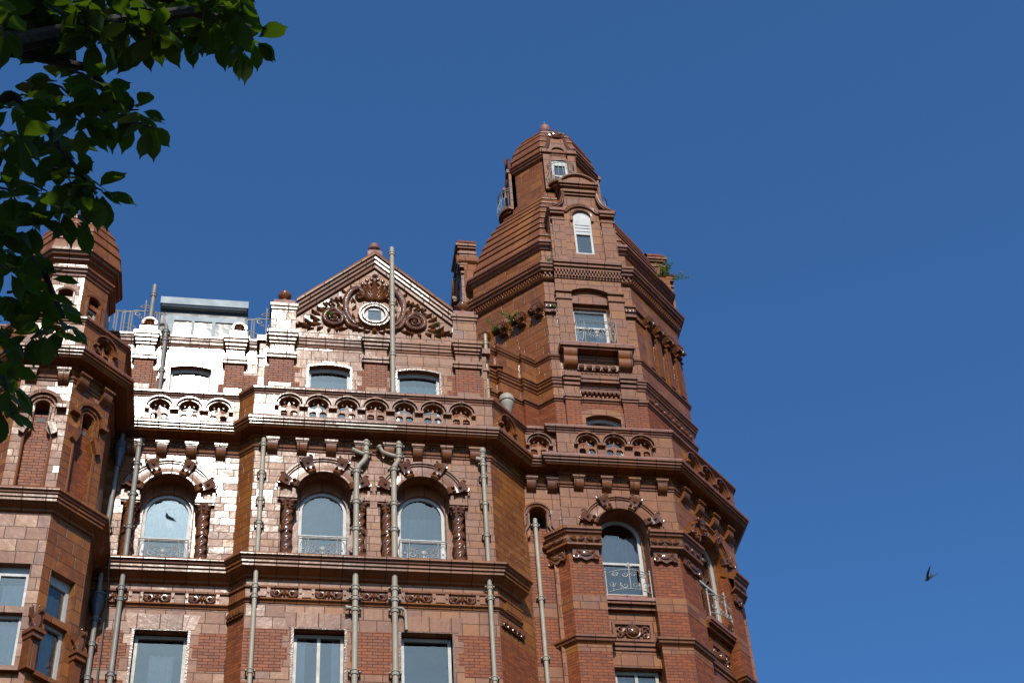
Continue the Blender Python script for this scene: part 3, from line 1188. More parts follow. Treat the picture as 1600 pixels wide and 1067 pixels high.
m.ring(FK, uc, 25.32, [(.205, -.02), (.215, .05), (.25, .065), (.26, .03), (.29, .03), (.30, .065), (.345, .07), (.36, .03), (.36, -.02)], 0, 180, 24)
for sg in (-1, 1):
    for r0, r1, dd in ((.205, .25, .06), (.30, .36, .065)):
        a, b = sorted((uc + sg * r0, uc + sg * r1))
        m.box(FK, a, b, -.02, dd, 24.98, 25.32)
        a2, b2 = sorted((uc + sg * (r0 + .11), uc + sg * (r1 + .11)))
        m.poly(FK, [(a, 24.99), (b, 24.99), (b2, 24.80), (a2, 24.80)], -.02, dd - .004)
        m.box(FK, a2, b2, -.02, dd, 24.5, 24.81)
part(m, 'niche_moulding')


# ------------------------------------------------------------------ corner tower, lower stage
def tower_face(F, windows=True):
    """one face of the tower's lower octagon, u from its middle"""
    h = A_LOW * T8
    zs = 24.88
    ri = 0.60
    rd = -0.36 if F is FT else -0.16
    m = MB().mat('tile').poly(F, [(-h, 24.5), (-ri, 24.5)] + arc(0, zs, ri, 180, 0, 24) + [(ri, 24.5), (h, 24.5), (h, 26.5), (-h, 26.5)], -0.55, 0.0, back=False)
    part(m, 'wall')
    voussoirs(F, 0, zs, ri, 0.98)
    m = MB().mat('mould')
    # recessed wall between the piers
    m.mat('tile').holed(F, rect(-.60, .60, 0, 25.6), [arched(-.53, .53, 23.32, 24.95, 22), rect(-.50, .50, 19.0, 21.24)], -0.62, rd)
    m.box(F, -.60, .60, -.4, -.16, 21.88, 22.92)
    m.box(F, -.60, .60, -.4, -.13, 21.26, 21.70)
    part(m, 'window_surround')
    m = MB().mat('cap').box(F, -.575, .575, -.5, .06, 22.90, 22.99)
    m.mat('mould').box(F, -.57, .57, -.4, .03, 22.83, 22.90)
    m.box(F, -.565, .565, -.4, -.05, 22.72, 22.83)
    m.box(F, -.58, .58, -.36, -.06, 21.78, 21.85).box(F, -.58, .58, -.36, -.10, 21.68, 21.78)
    part(m, 'window_ledge')
    m = MB().mat('mould').holed(F, rect(-.47, .47, 21.92, 22.42), [rect(-.40, .40, 21.98, 22.36)], -.16, -.10)
    m.mat('carve').blob(F, 0, -.12, 22.17, .13, .09, .13, n=14, m=8)
    m.ring(F, 0, 22.17, [(.13, -.16), (.14, -.10), (.175, -.09), (.18, -.16)], 0, 360, 20)
    for sg in (-1, 1):
        m.scroll(F, sg * .28, 22.24, .09, .02, 0, sg * 420, .03, .02, -.13, 16, 6)
        m.scroll(F, sg * .29, 22.08, .07, .02, 0, -sg * 420, .028, .02, -.13, 16, 6)
        m.blob(F, sg * .22, -.14, 22.16, .07, .04, .04, 45 * sg)
    part(m, 'carved_panel')
    sash_arch(F, 0, 0.53, 23.32, 24.95, rd - .08, 24.24, curtain=[(-.5, .5, 24.2, 25.1)] if F is FT else None, cmat='net')
    if F is FT:
        sash_rect(F, -.50, .50, 19.0, 21.25, -0.30, meet=None, mull=True, mat='cream', curtain=[(-.42, -.1, 19, 21.1), (.1, .42, 19, 21.1)])
    # bowed iron rail on the ledge
    m = MB()
    r = 0.012
    z0, z1 = 23.0, 23.62
    for z in (z0 + .10, z1):
        m.tube([F.pt(-.52 + 1.04 * i / 14, .02 + .16 * math.sin(PI * i / 14) ** .7, z + (.03 * math.sin(PI * i / 14))) for i in range(15)], 0.013, 6)
    for t in (0, 1):
        m.tube([F.pt(-.52 + 1.04 * t, .02, z0 - .02), F.pt(-.52 + 1.04 * t, .02, z1 + .10)], 0.016, 6)
        m.blob(F, -.52 + 1.04 * t, .02, z1 + .11, .03, .03, .03)
    m.tube([F.pt(0, .18, z0 + .14), F.pt(0, .18, z1 + .19)], 0.012, 6)
    m.blob(F, 0, .18, z1 + .17, .075, .02, .025, 90)
    for sg in (-1, 1):
        m.blob(F, sg * .05, .18, z1 + .12, .05, .02, .02, sg * 40)
        for cu, cz, st, tn in ((.09, .52, 0, 430), (.32, .54, 180, 430), (.32, .54, 0, -430), (.12, .22, 0, 400), (.40, .3, 180, -400)):
            pts = []
            for i in range(20):
                a = rad(st + sg * tn * i / 19)
                q = .075 * (1 - .75 * i / 19)
                u = sg * cu + sg * q * math.cos(a)
                pts.append(F.pt(u, .02 + .16 * math.cos(u / .52 * PI / 2) ** .7 if abs(u) < .52 else .02, z0 + cz + q * math.sin(a)))
            m.tube(pts, 0.010, 5)
        for cu in (.22, .38):
            d = .02 + .16 * math.cos(cu / .52 * PI / 2) ** .7
            m.tube([F.pt(sg * cu, d, z0 + .12), F.pt(sg * cu, d, z0 + .28)], .009, 5)
            m.blob(F, sg * cu, d, z0 + .26, .05, .015, .018, 90)
            m.blob(F, sg * cu, d, z0 + .22, .045, .015, .015, 0)
    part(m, 'balcony_railing', 'iron')


tower_face(FT)
tower_face(FTR)
m = MB().mat('tile').box(FTE, -FTE.L / 2, FTE.L / 2, -.3, 0, 0, 26.5)
part(m, 'wall')


def corner_pier(Fa, Fb, a_end, b_end, ina=0.0, inb=0.0):
    """brick pier wrapping an octagon corner between face Fa (left) and Fb (right)"""
    d = 0.09
    h = A_LOW * T8
    if inb:
        c = Fb.pt(-(h + d * T8) + inb, d, 0)
        q = c - Fa.U * (h - a_end)
        P = [q - Fa.N * .6, q, c, Fb.pt(b_end, d, 0), Fb.pt(b_end, -.62, 0)]
    else:
        c = Fa.pt(h + d * T8 - ina, d, 0)
        q = c + Fb.U * (h + b_end)
        P = [Fa.pt(a_end, -.62, 0), Fa.pt(a_end, d, 0), c, q, q - Fb.N * .6]
    da, db = (c - Fa.o).dot(Fa.N), (c - Fb.o).dot(Fb.N)
    ua, ub = (c - Fa.o).dot(Fa.U), (c - Fb.o).dot(Fb.U)
    plan = [(p.x, p.y) for p in P]
    core = [(p.x, p.y) for p in P]
    m = MB().mat('brick').vprism(core, 0, 24.62)
    part(m, 'brick_pier')
    path = plan[1:4]
    path4 = plan
    m = MB().mat('tile')
    for z0, z1 in ((22.60, 22.97), (21.50, 21.86)):
        m.sweep(path4, [(0, z1), (.006, z1), (.006, z0), (0, z0)])
    m.mat('mould').sweep(path4, [(0, 21.95), (.06, 21.92), (.11, 21.87), (.11, 21.82), (.08, 21.80), (.07, 21.75), (.03, 21.72), (0, 21.66)])
    part(m, 'pier_band')
    path4 = path
    m = MB().mat('mould').sweep(path4, [(-.2, 24.76), (.24, 24.73), (.26, 24.70), (.26, 24.64), (.22, 24.62), (.21, 24.57), (.17, 24.55), (.15, 24.50)])
    m.mat('carve').sweep(path4, [(.15, 24.51), (.17, 24.46), (.16, 24.34), (.13, 24.30)])
    m.mat('mould').sweep(path4, [(.13, 24.31), (.17, 24.30), (.17, 24.25), (.12, 24.23), (.06, 24.20), (0, 24.18)])
    o = part(m, 'pier_capital')
    q = MB().mat('carve')
    for F, u0, u1, d in ((Fa, a_end, ua, da), (Fb, ub, b_end, db)):
        n = 4
        for i in range(n):
            u = u0 + (u1 - u0) * (i + .5) / n
            q.blob(F, u, d + .17, 24.40, .09, .05, .05, 25 * (1 if i % 2 else -1))
            q.scroll(F, u, 24.41, .06, .02, 0, 400, .02, .014, d + .18, 12, 5)
        uc = (u0 + u1) / 2
        w = (u1 - u0) * .40
        q.poly(F, [(uc - w, 24.2), (uc + w, 24.2), (uc + w, 23.98), (uc + w * .8, 23.90), (uc + w * .4, 23.95), (uc, 23.88), (uc - w * .4, 23.95), (uc - w * .8, 23.90), (uc - w, 23.98)], d - .02, d + .07)
        q.blob(F, uc, d + .06, 24.06, w * .5, .06, .09)
        for sg in (-1, 1):
            q.scroll(F, uc + sg * w * .8, 23.98, .08, .02, 90, sg * 420, .03, .02, d + .07, 14, 6)
            q.blob(F, uc + sg * w * .45, d + .07, 24.10, .10, .04, .04, sg * 30)
    part(q, 'carving', None, o)


FTL = Fr(oc[7], oc[0])
corner_pier(FTL, FT, 0.90, -0.57, inb=.09)
corner_pier(FT, FTR, 0.57, -0.57, ina=.16)
corner_pier(FTR, FTE, 0.57, -0.57, ina=.38)

# ------------------------------------------------------------------ tower drum above the parapet
LCAP = (-.48, .12, .72)
od = octagon(TW, A_DRUM)
FD = [Fr(od[i], od[(i + 1) % 8]) for i in range(8)]      # 0 front, 1 right cant, 2 east, 6 west, 7 left cant
hd = A_DRUM * T8
m = MB().mat('brick').holed(FD[0], rect(-hd, hd, 26.6, 29.2), [segmental(-.47, .47, 26.9, 28.70, .12)], -.3, 0)
m.mat('tile').holed(FD[0], rect(-hd, hd, 29.2, 34.0), [rect(-.50, .50, 30.95, 32.72)], -.4, 0)
for i in (1, 2, 3, 4, 5, 6, 7):
    m.mat('brick').box(FD[i], -hd, hd, -.3, 0, 26.6, 29.2)
    if i == 1:
        m.mat('tile').holed(FD[i], rect(-hd, hd, 29.2, 34.0), [rect(u - .13, u + .13, 30.86, 32.4) for u in (-.37, .13, .63)], -.35, 0)
    elif i == 7:
        m.mat('tile').holed(FD[i], rect(-hd, hd, 29.2, 34.0), [arched(u - .15, u + .15, 32.45, 32.62, 10) for u in LCAP], -.2, 0)
    else:
        m.mat('tile').box(FD[i], -hd, hd, -.3, 0, 29.2, 34.0)
part(m, 'tower_wall')
m = MB().mat('black')  # black sheets paint the shade behind the slits and arch heads
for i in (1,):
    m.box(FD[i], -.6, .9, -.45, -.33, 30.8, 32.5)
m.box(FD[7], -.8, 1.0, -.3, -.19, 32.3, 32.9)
part(m, 'shade_backing')
DP = od
SILL = [(0, 30.80), (.05, 30.79), (.07, 30.76), (.06, 30.71), (.03, 30.69), (.02, 30.65), (0, 30.64)]
CA = [(-.02, 30.02), (.12, 29.985), (.13, 29.97), (.13, 29.92), (.10, 29.905), (.095, 29.85), (.07, 29.84), (.065, 29.77), (.03, 29.74), (.02, 29.68), (0, 29.67)]
SB = [(0, 29.36), (.06, 29.345), (.07, 29.32), (.065, 29.27), (.03, 29.25), (.02, 29.21), (0, 29.20)]
DC = [(-.1, 34.07), (.22, 34.03), (.26, 34.0), (.26, 33.93), (.23, 33.91), (.22, 33.84), (.17, 33.82), (.16, 33.75), (.12, 33.73)]
m = MB().mat('mould')
for pr in (SILL, CA, SB):
    m.sweep(DP, pr, closed=True)
part(m, 'string_course')
m = MB().mat('cap').sweep(DP, DC[:3], closed=True)
m.mat('mould').sweep(DP, DC[2:] + [(.08, 33.72)], closed=True)
m.sweep(DP, [(.08, 33.56), (.10, 33.55), (.07, 33.50), (.03, 33.47), (0, 33.46)], closed=True)
part(m, 'cornice')


def dentils(F, u0, u1, d, z0, z1, step=.085):
    m = MB().mat('mould')
    n = int((u1 - u0) / step)
    zm = (z0 + z1) / 2
    m.box(F, u0, u1, d - .08, d - .02, z0, z1)
    for i in range(n):
        u = u0 + (i + .5) * (u1 - u0) / n
        a = u - step * .25
        m.box(F, a, a + step * .5, d - .03, d + .035, zm, z1)
        m.box(F, a + step * .5, a + step, d - .03, d + .025, z0, zm)
    part(m, 'dentil_band')


for i in (1, 7):
    dentils(FD[i], -hd - .03, hd + .03, .085, 33.56, 33.73)
# capital band with carved knobs, little pilasters between the slits
for i, us in ((1, (-.62, -.12, .38, .88)), (7, (-.78, -.18, .42, .98))):
    F = FD[i]
    m = MB().mat('mould')
    for u in us:
        if i == 1:
            m.box(F, u - .10, u + .10, 0, .06, 30.85, 32.30)
        m.box(F, u - .14, u + .14, 0, .20, 32.60, 32.67)
        m.box(F, u - .12, u + .12, 0, .14, 32.24, 32.30)
    if i == 1:
        m.box(F, -hd, hd, 0, .07, 32.60, 32.66).box(F, -hd, hd, 0, .05, 32.26, 32.30)
    part(m, 'slit_pilaster' if i == 1 else 'capital_shelf')
    for u in us:
        q = MB().mat('carve')
        q.poly(F, [(u - .15, 32.60), (u + .15, 32.60), (u + .14, 32.46), (u + .08, 32.34), (u, 32.27), (u - .08, 32.34), (u - .14, 32.46)], 0, .19)
        for a in (-125, -90, -55):
            q.leaf(F.moved(0, .15), u, 32.58, a, .26, .06, .07, 2)
        for sg in (-1, 1):
            q.scroll(F, u + sg * .11, 32.42, .07, .02, 90, sg * 400, .035, .02, .22, 12, 6)
        part(q, 'carved_capital')
m = MB().mat('carve')
for sg in (-1, 1):
    a, b = sorted((sg * .94, sg * (hd + .03)))
    m.box(FD[0], a, b, 0, .06, 32.32, 32.62)
    for i in range(3):
        m.blob(FD[0], a + (b - a) * (i + .5) / 3, .07, 32.47, .07, .05, .07, 40 * (i - 1))
m.mat('mould')
for sg in (-1, 1):
    a, b = sorted((sg * .94, sg * (hd + .05)))
    m.box(FD[0], a, b, 0, .10, 32.62, 32.67).box(FD[0], a, b, 0, .08, 32.27, 32.32)
    a, b = sorted((sg * .96, sg * (hd + .02)))
    dentils(FD[0], a, b, .085, 33.56, 33.73)
part(m, 'carved_band')
# frontispiece round the main tower window
F = FD[0]
fo = [(-.91, 30.95), (-.50, 30.95), (-.50, 32.95), (-.575, 32.97)] + segmental(-.575, .575, 30.9, 33.02, .17)[2:][::-1] + [(.575, 32.97), (.50, 32.95), (.50, 30.95), (.91, 30.95), (.91, 33.58), (-.91, 33.58)]
m = MB().mat('tile').poly(F, fo, 0.0, 0.13, back=False)
part(m, 'tower_wall')
m = MB().mat('cap').box(F, -.96, .96, 0, .34, 34.03, 34.06)
m.mat('mould').box(F, -.955, .955, 0, .335, 33.95, 34.03).box(F, -.94, .94, 0, .29, 33.85, 33.95).box(F, -.92, .92, 0, .24, 33.76, 33.85).box(F, -.92, .92, 0, .16, 33.50, 33.56)
for sg in (-1, 1):
    a, b = sorted((sg * .49, sg * .945))
    m.box(F, a, b, .05, .18, 32.98, 33.04).box(F, a, b, .05, .165, 32.72, 32.76)
part(m, 'cornice')
dentils(F, -.91, .91, .20, 33.56, 33.76)
m = MB().mat('tile').holed(F, rect(-.5, .5, 30.95, 33.2), [rect(-.475, .475, 31.0, 32.62)], -.25, -.10)
part(m, 'window_surround')
sash_rect(F, -.475, .475, 31.0, 32.62, -.17, meet=31.98, mull=False, curtain=[(-.4, .4, 32.0, 32.6), (-.4, -.2, 31.05, 32.0), (.15, .4, 31.05, 32)])
# sill slab on two big consoles
m = MB().mat('cap').box(F, -.99, .99, -.1, .36, 30.95, 30.99)
m.mat('mould').box(F, -.985, .985, 0, .355, 30.86, 30.95).box(F, -.95, .95, 0, .30, 30.80, 30.86)
o = part(m, 'balcony_slab')
for sg in (-1, 1):
    u0, u1 = sorted((sg * .54, sg * .90))
    pr = [(.30, 30.80), (.31, 30.70), (.27, 30.62), (.24, 30.58), (.26, 30.50), (.24, 30.38), (.18, 30.30), (.08, 30.26), (.06, 30.02), (0, 30.02), (0, 30.80)]
    vs = [F.pt(u, d, z) for u in (u0, u1) for d, z in pr]
    n = len(pr)
    m = MB().mat('mould')
    m.add(vs, [(i, n + i, n + (i + 1) % n, (i + 1) % n) for i in range(n)] + [list(range(n)), [n + i for i in range(n)][::-1]])
    for j in range(4):
        m.box(F, u0 + .03 + j * .09, u0 + .07 + j * .09, .05, .085, 30.03, 30.24)
    part(m, 'console', None, o)
m = MB().mat('carve')
m.box(F, -.53, .53, 0, .05, 30.28, 30.46).box(F, -.53, .53, 0, .03, 30.0, 30.22)
for j in range(5):
    u = -.42 + j * .21
    m.blob(F, u, .07, 30.36, .075, .06, .07)
    m.box(F, u + .09, u + .12, 0, .09, 30.30, 30.44)
for j in range(8):
    u = -.45 + j * .128
    m.blob(F, u, .04, 30.10, .07, .04, .05, 40 * (1 if j % 2 else -1))
    m.scroll(F, u, 30.12, .05, .015, 0, 400, .018, .014, .05, 10, 5)
part(m, 'carved_panel')
balcony_rail(F, -.50, .56, 31.0, 31.80, 0.0, 0.30)
# cornice blocks, lower pilasters and corbel table round the low window
m = MB().mat('mould')
for sg in (-1, 1):
    a, b = sorted((sg * .50, sg * .98))
    m.box(F, a, b, 0, .24, 29.90, 30.02).box(F, a + .02, b - .02, 0, .20, 29.80, 29.90).box(F, a + .03, b - .03, 0, .15, 29.68, 29.80)
    m.mat('tile').box(F, a + .03, b - .05, 0, .11, 29.36, 29.68)
    m.mat('mould').box(F, a, b - .02, 0, .16, 29.27, 29.36).box(F, a + .02, b - .04, 0, .13, 29.20, 29.27)
    m.mat('brick').box(F, a + .04, b - .06, 0, .10, 26.7, 29.20)
    m.mat('mould')
m.box(F, -.5, .5, 0, .17, 29.90, 30.01).box(F, -.5, .5, 0, .14, 29.80, 29.90)
part(m, 'pilaster')
m = MB().mat('carve')
m.box(F, -.5, .5, 0, .08, 29.52, 29.60)
for j in range(9):
    u = -.46 + j * .115
    m.box(F, u - .03, u + .03, 0, .10, 29.42, 29.52)
    m.blob(F, u, .09, 29.44, .04, .05, .05)
m.mat('tile').holed(F, [(-.56, 28.0), (.56, 28.0)] + arc(0, 27.6, 1.4, 66, 114, 8), [segmental(-.45, .45, 28.1, 28.69, .12)], 0, .02)
part(m, 'corbel_table')
window(F, segmental(-.47, .47, 26.9, 28.70, .12), 26.9, 28.8, -.47, .47, -.16, [segmental(-.40, .40, 27.0, 28.62, .10)], curtain=[(-.42, .42, 28.3, 28.8)])
# carved frieze under the string of the right cant
m = MB().mat('carve')
for i in (1,):
    for j in range(10):
        u = -.95 + j * .21
        m.blob(FD[i], u, .03, 29.5, .10, .06, .07, 40 * (1 if j % 2 else -1))
        m.scroll(FD[i], u, 29.5, .07, .02, 0, 400, .025, .02, .05, 10, 5)
part(m, 'frieze_carving')
# wall linking gable bay and tower above the parapet
LK = [(5.25, 30.98), (5.84, 31.30), (5.89, 31.21), (6.50, 31.53), (6.545, 31.45), (7.2, 31.80)]
m = MB()
for i in range(len(LK) - 1):
    Fx = Fr(LK[i], LK[i + 1])
    m.mat('brick').box(Fx, -Fx.L / 2, Fx.L / 2, -.3, 0, 26.7, 29.2)
    m.mat('tile').box(Fx, -Fx.L / 2, Fx.L / 2, -.3, 0, 29.2, 31.0)
part(m, 'wall')
m = MB().mat('mould')
for pr in (SILL, CA, SB):
    m.sweep(LK, pr)
m.sweep(LK, [(-.3, 30.86), (.06, 30.84), (.09, 30.81), (.08, 30.77)])
part(m, 'string_course')

# attic wall and stepped dome roof
AT = octagon(TW, 2.83)
m = MB().mat('tile').sweep(AT, [(0, 34.9), (0, 34.0)], closed=True)
part(m, 'tower_wall')
m = MB().mat('cap').sweep(AT, [(0.05, 35.04), (.16, 35.0), (.18, 34.98), (.18, 34.95)], closed=True)
m.mat('mould').sweep(AT, [(.178, 34.955), (.18, 34.90), (.14, 34.88), (.13, 34.83), (.06, 34.80), (.04, 34.74), (0, 34.73)], closed=True)
part(m, 'cornice')
RO = octagon(TW, 1.0)


def stepped_roof(ctr, ctrl, n, lip, name):
    m = MB().mat('roof')

    def at(t):
        x = t * (len(ctrl) - 1)
        i = min(int(x), len(ctrl) - 2)
        f = x - i
        p0 = ctrl[max(i - 1, 0)]; p1 = ctrl[i]; p2 = ctrl[i + 1]; p3 = ctrl[min(i + 2, len(ctrl) - 1)]
        return tuple(.5 * ((2 * p1[k]) + (-p0[k] + p2[k]) * f + (2 * p0[k] - 5 * p1[k] + 4 * p2[k] - p3[k]) * f * f + (-p0[k] + 3 * p1[k] - 3 * p2[k] + p3[k]) * f ** 3) for k in (0, 1))
    base = octagon(ctr, 0.001)
    base = [(ctr[0] + (x - ctr[0]), ctr[1] + (y - ctr[1])) for x, y in base]
    for i in range(n):
        a0, z0 = at(i / n)
        a1, z1 = at((i + 1) / n)
        ring = octagon(ctr, 1.0)
        m.sweep(ring, [(a1 - 1 + .0, z1 + .01), (a0 - 1 + lip, z0 + .015), (a0 - 1 + lip, z0 - .03), (a0 - 1 - .03, z0 - .035)], closed=True)
    return part(m, name)


stepped_roof(TW, [(2.84, 35.0), (2.62, 35.8), (2.46, 36.35), (2.20, 37.08), (1.88, 37.75), (1.42, 38.55)], 9, .06, 'tower_roof')
# lantern
AL = 1.22
ol = octagon(TW, AL)
FLn = [Fr(ol[i], ol[(i + 1) % 8]) for i in range(8)]
hl = AL * T8
m = MB().mat('tile').sweep(ol, [(0, 40.6), (0, 38.3)], closed=True)
m.mat('mould').sweep(ol, [(-.05, 38.95), (.06, 38.93), (.08, 38.88), (.08, 38.80), (.14, 38.77), (.16, 38.70), (.16, 38.55), (.1, 38.5)], closed=True)
part(m, 'lantern_wall')
m = MB().mat('mould').sweep(ol, [(.06, 40.72), (.16, 40.68), (.18, 40.65), (.18, 40.60), (.14, 40.58), (.13, 40.52), (.09, 40.50), (.08, 40.44), (.03, 40.40), (0, 40.38)], closed=True)
part(m, 'cornice')
stepped_roof(TW, [(1.27, 40.7), (1.26, 41.05), (1.15, 41.5), (.95, 41.98), (.66, 42.42), (.30, 42.72)], 6, .045, 'lantern_roof')
c = (TW[0], TW[1], 0)
m = MB().mat('cap').lathe(c, [(.40, 42.62), (.38, 42.74), (.20, 42.78), (.17, 42.95), (.12, 43.0), (.12, 43.08), (.19, 43.16), (.20, 43.22), (.17, 43.25), (.18, 43.30), (.17, 43.42), (.12, 43.5), (.05, 43.56), (.02, 43.6), (.012, 43.75)], 18)
part(m, 'finial')


def lantern_dormer(F):
    m = MB().mat('tile').holed(F, [(-.50, 38.9), (.50, 38.9), (.50, 40.6), (-.50, 40.6)], [segmental(-.24, .24, 39.0, 40.28, .05)], -.5, .12)
    for sg in (-1, 1):
        a, b = sorted((sg * .26, sg * .50))
        m.box(F, a, b, 0, .20, 38.9, 40.52)
        m.mat('mould').box(F, a - .03, b + .03, 0, .26, 40.52, 40.66)
        m.mat('tile')
    top = [(-.46, 40.66), (.46, 40.66), (.40, 40.80), (.29, 40.95), (.23, 41.12), (.21, 41.3), (-.21, 41.3), (-.23, 41.12), (-.29, 40.95), (-.40, 40.80)]
    m.holed(F, top, [segmental(-.2, .2, 40.67, 40.80, .13)], -.3, .12)
    m.mat('black').box(F, -.22, .22, -.4, -.05, 40.6, 41.0)  # shade in the small arched opening, painted as a black back
    o = part(m, 'lantern_dormer')
    q = MB().mat('carve')
    for sg in (-1, 1):
        q.tube([F.pt(sg * u, .10, z) for u, z in ((.52, 40.68), (.46, 40.74), (.36, 40.86), (.30, 41.0), (.26, 41.16), (.24, 41.34))], [.05, .075, .08, .07, .06, .06], 8)
        q.scroll(F, sg * .13, 41.50, .10, .03, -90 if sg > 0 else 270, sg * 430, .05, .03, .12, 16, 6)
    q.blob(F, 0, .14, 41.55, .20, .07, .07, 90)
    q.blob(F, 0, .12, 41.38, .14, .08, .06)
    part(q, 'fleuron', None, o)
    w = MB().mat('white').holed(F, segmental(-.24, .24, 39.0, 40.28, .05), [rect(-.17, -.02, 39.06, 39.6), rect(.02, .17, 39.06, 39.6), rect(-.17, .17, 39.66, 40.1)], .03, .085)
    wo = part(w, 'window')
    p = MB()
    p.add([F.pt(u, .05, z) for u, z in rect(-.18, .18, 39.05, 40.2)], [(0, 1, 2, 3)])
    part(p, 'pane', 'glass', wo)
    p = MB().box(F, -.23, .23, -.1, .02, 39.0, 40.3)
    part(p, 'interior', 'black', wo)  # black box paints the darkness behind the glass
    # rounded slab and bulging iron rail
    s_ = MB().mat('mould')
    pl = [F.pt(-.44, .1, 0)] + [F.pt(-.44 * math.cos(PI * i / 12), .16 + .34 * math.sin(PI * i / 12), 0) for i in range(13)] + [F.pt(.44, .1, 0)]
    s_.vprism([(p.x, p.y) for p in pl], 39.0, 39.07)
    pl = [F.pt(-.36, .1, 0)] + [F.pt(-.36 * math.cos(PI * i / 12), .14 + .28 * math.sin(PI * i / 12), 0) for i in range(13)] + [F.pt(.36, .1, 0)]
    s_.vprism([(p.x, p.y) for p in pl], 38.9, 39.0)
    part(s_, 'balcony_slab')
    r = MB()
    for z, sc in ((39.16, .92), (39.82, 1.0), (39.92, 1.0)):
        r.tube([F.pt(-.42 * sc * math.cos(PI * i / 14), .14 + .34 * sc * math.sin(PI * i / 14), z) for i in range(15)], .013, 5)
    for i in range(11):
        a = PI * i / 10
        pts = []
        for j in range(9):
            t = j / 8
            b = 1.0 + .22 * math.sin(PI * min(1, t * 1.6)) * (1 if t < .62 else .0) - (.04 if t > .7 else 0)
            pts.append(F.pt(-.40 * b * math.cos(a), .14 + .32 * b * math.sin(a), 39.08 + .84 * t))
        r.tube(pts, .009, 5)
    part(r, 'balcony_railing', 'iron')


for i in (0, 2, 6):
    lantern_dormer(FLn[i])


def shaped_gable(F):
    """curved gable with a round arched window, one on the front, east and west of the dome; F's d = 0 is its front plane"""
    for sg in (-1, 1):
        pass
    out = [(-.92, 34.06), (.92, 34.06), (.92, 35.95), (.86, 36.05), (.66, 36.16), (.53, 36.33), (.47, 36.55), (.45, 36.72), (-.45, 36.72), (-.47, 36.55), (-.53, 36.33), (-.66, 36.16), (-.86, 36.05), (-.92, 35.95)]
    m = MB().mat('tile').holed(F, out, [arched(-.255, .255, 34.38, 35.82, 16)], -.45, 0.0, back=True)
    for sg in (-1, 1):
        a, b = sorted((sg * .53, sg * .86))
        m.box(F, a, b, 0, .08, 34.06, 35.72)
    o = part(m, 'gable_wall')
    q = MB().mat('mould')
    for sg in (-1, 1):
        a, b = sorted((sg * .49, sg * .93))
        q.box(F, a, b, -.1, .16, 35.92, 36.03).box(F, a + .02, b - .02, -.1, .12, 35.84, 35.92).box(F, a + .02, b - .02, 0, .10, 35.60, 35.66)
        q.mat('cap')
        # thick coping following the sweep
        cp = [(.98, 36.04), (.86, 36.10), (.68, 36.21), (.57, 36.36), (.51, 36.56), (.49, 36.74)]
        vs, fs = [], []
        for (u, z) in cp:
            nrm = .06
            for dd in (-.5, .12):
                vs += [F.pt(sg * u, dd, z), F.pt(sg * (u - .05), dd, z - .06)]
        for i in range(len(cp) - 1):
            a0, b0 = i * 4, (i + 1) * 4
            fs += [(a0, a0 + 2, b0 + 2, b0), (a0 + 2, a0 + 3, b0 + 3, b0 + 2), (a0 + 3, a0 + 1, b0 + 1, b0 + 3), (a0 + 1, a0, b0, b0 + 1)]
        fs.append((0, 1, 3, 2))
        q.mat('mould').add(vs, fs)
        q.tube([F.pt(sg * u, .12, z - .02) for u, z in cp], .04, 6)
    # hood mould over window
    hp = [(-.54, 36.04), (-.50, 36.06)] + arc(0, 35.86, .47, 150, 30, 14) + [(.50, 36.06), (.54, 36.04)]
    q.tube([F.pt(u, .02, z) for u, z in hp], .05, 6)
    q.tube([F.pt(u, .03, z - .06) for u, z in hp], .03, 6)
    q.ring(F, 0, 35.82, [(.26, -.02), (.265, .05), (.31, .06), (.32, -.02)], 0, 180, 18)
    for sg in (-1, 1):
        q.box(F, *sorted((sg * .255, sg * .33)), -.02, .06, 35.66, 35.82)
    q.box(F, -.50, .50, -.45, .05, 36.72, 36.80).box(F, -.53, .53, -.45, .10, 36.80, 36.87)
    q.mat('tile').box(F, -.47, .47, -.45, .03, 36.87, 37.03)
    q.mat('mould').box(F, -.53, .53, -.45, .10, 37.03, 37.10).box(F, -.57, .57, -.45, .15, 37.10, 37.19)
    part(q, 'gable_moulding', None, o)
    p = MB().mat('tile').poly(F, [(-.5, 37.19)] + [(.5, 37.19)] + arc(0, 36.98, .54, 23, 157, 14), -.40, .03)
    p.mat('mould').ring(F, 0, 36.98, [(.54, -.45), (.54, .06), (.57, .10), (.61, .10), (.63, .04), (.63, -.45)], 20, 160, 18)
    part(p, 'gable_pediment', None, o)
    window(F, arched(-.255, .255, 34.38, 35.82, 16), 34.38, 36.08, -.255, .255, -.02,
           [rect(-.195, .195, 34.44, 35.17), rect(-.205, .205, 35.27, 35.30), rect(-.205, .205, 35.40, 35.43), rect(-.205, .205, 35.52, 35.55)], curtain=None, room=.11)


shaped_gable(Fr(od[0], od[1]).moved(0, .25))
shaped_gable(Fr(od[2], od[3]).moved(0, .14))
shaped_gable(Fr(od[6], od[7]).moved(0, .14))


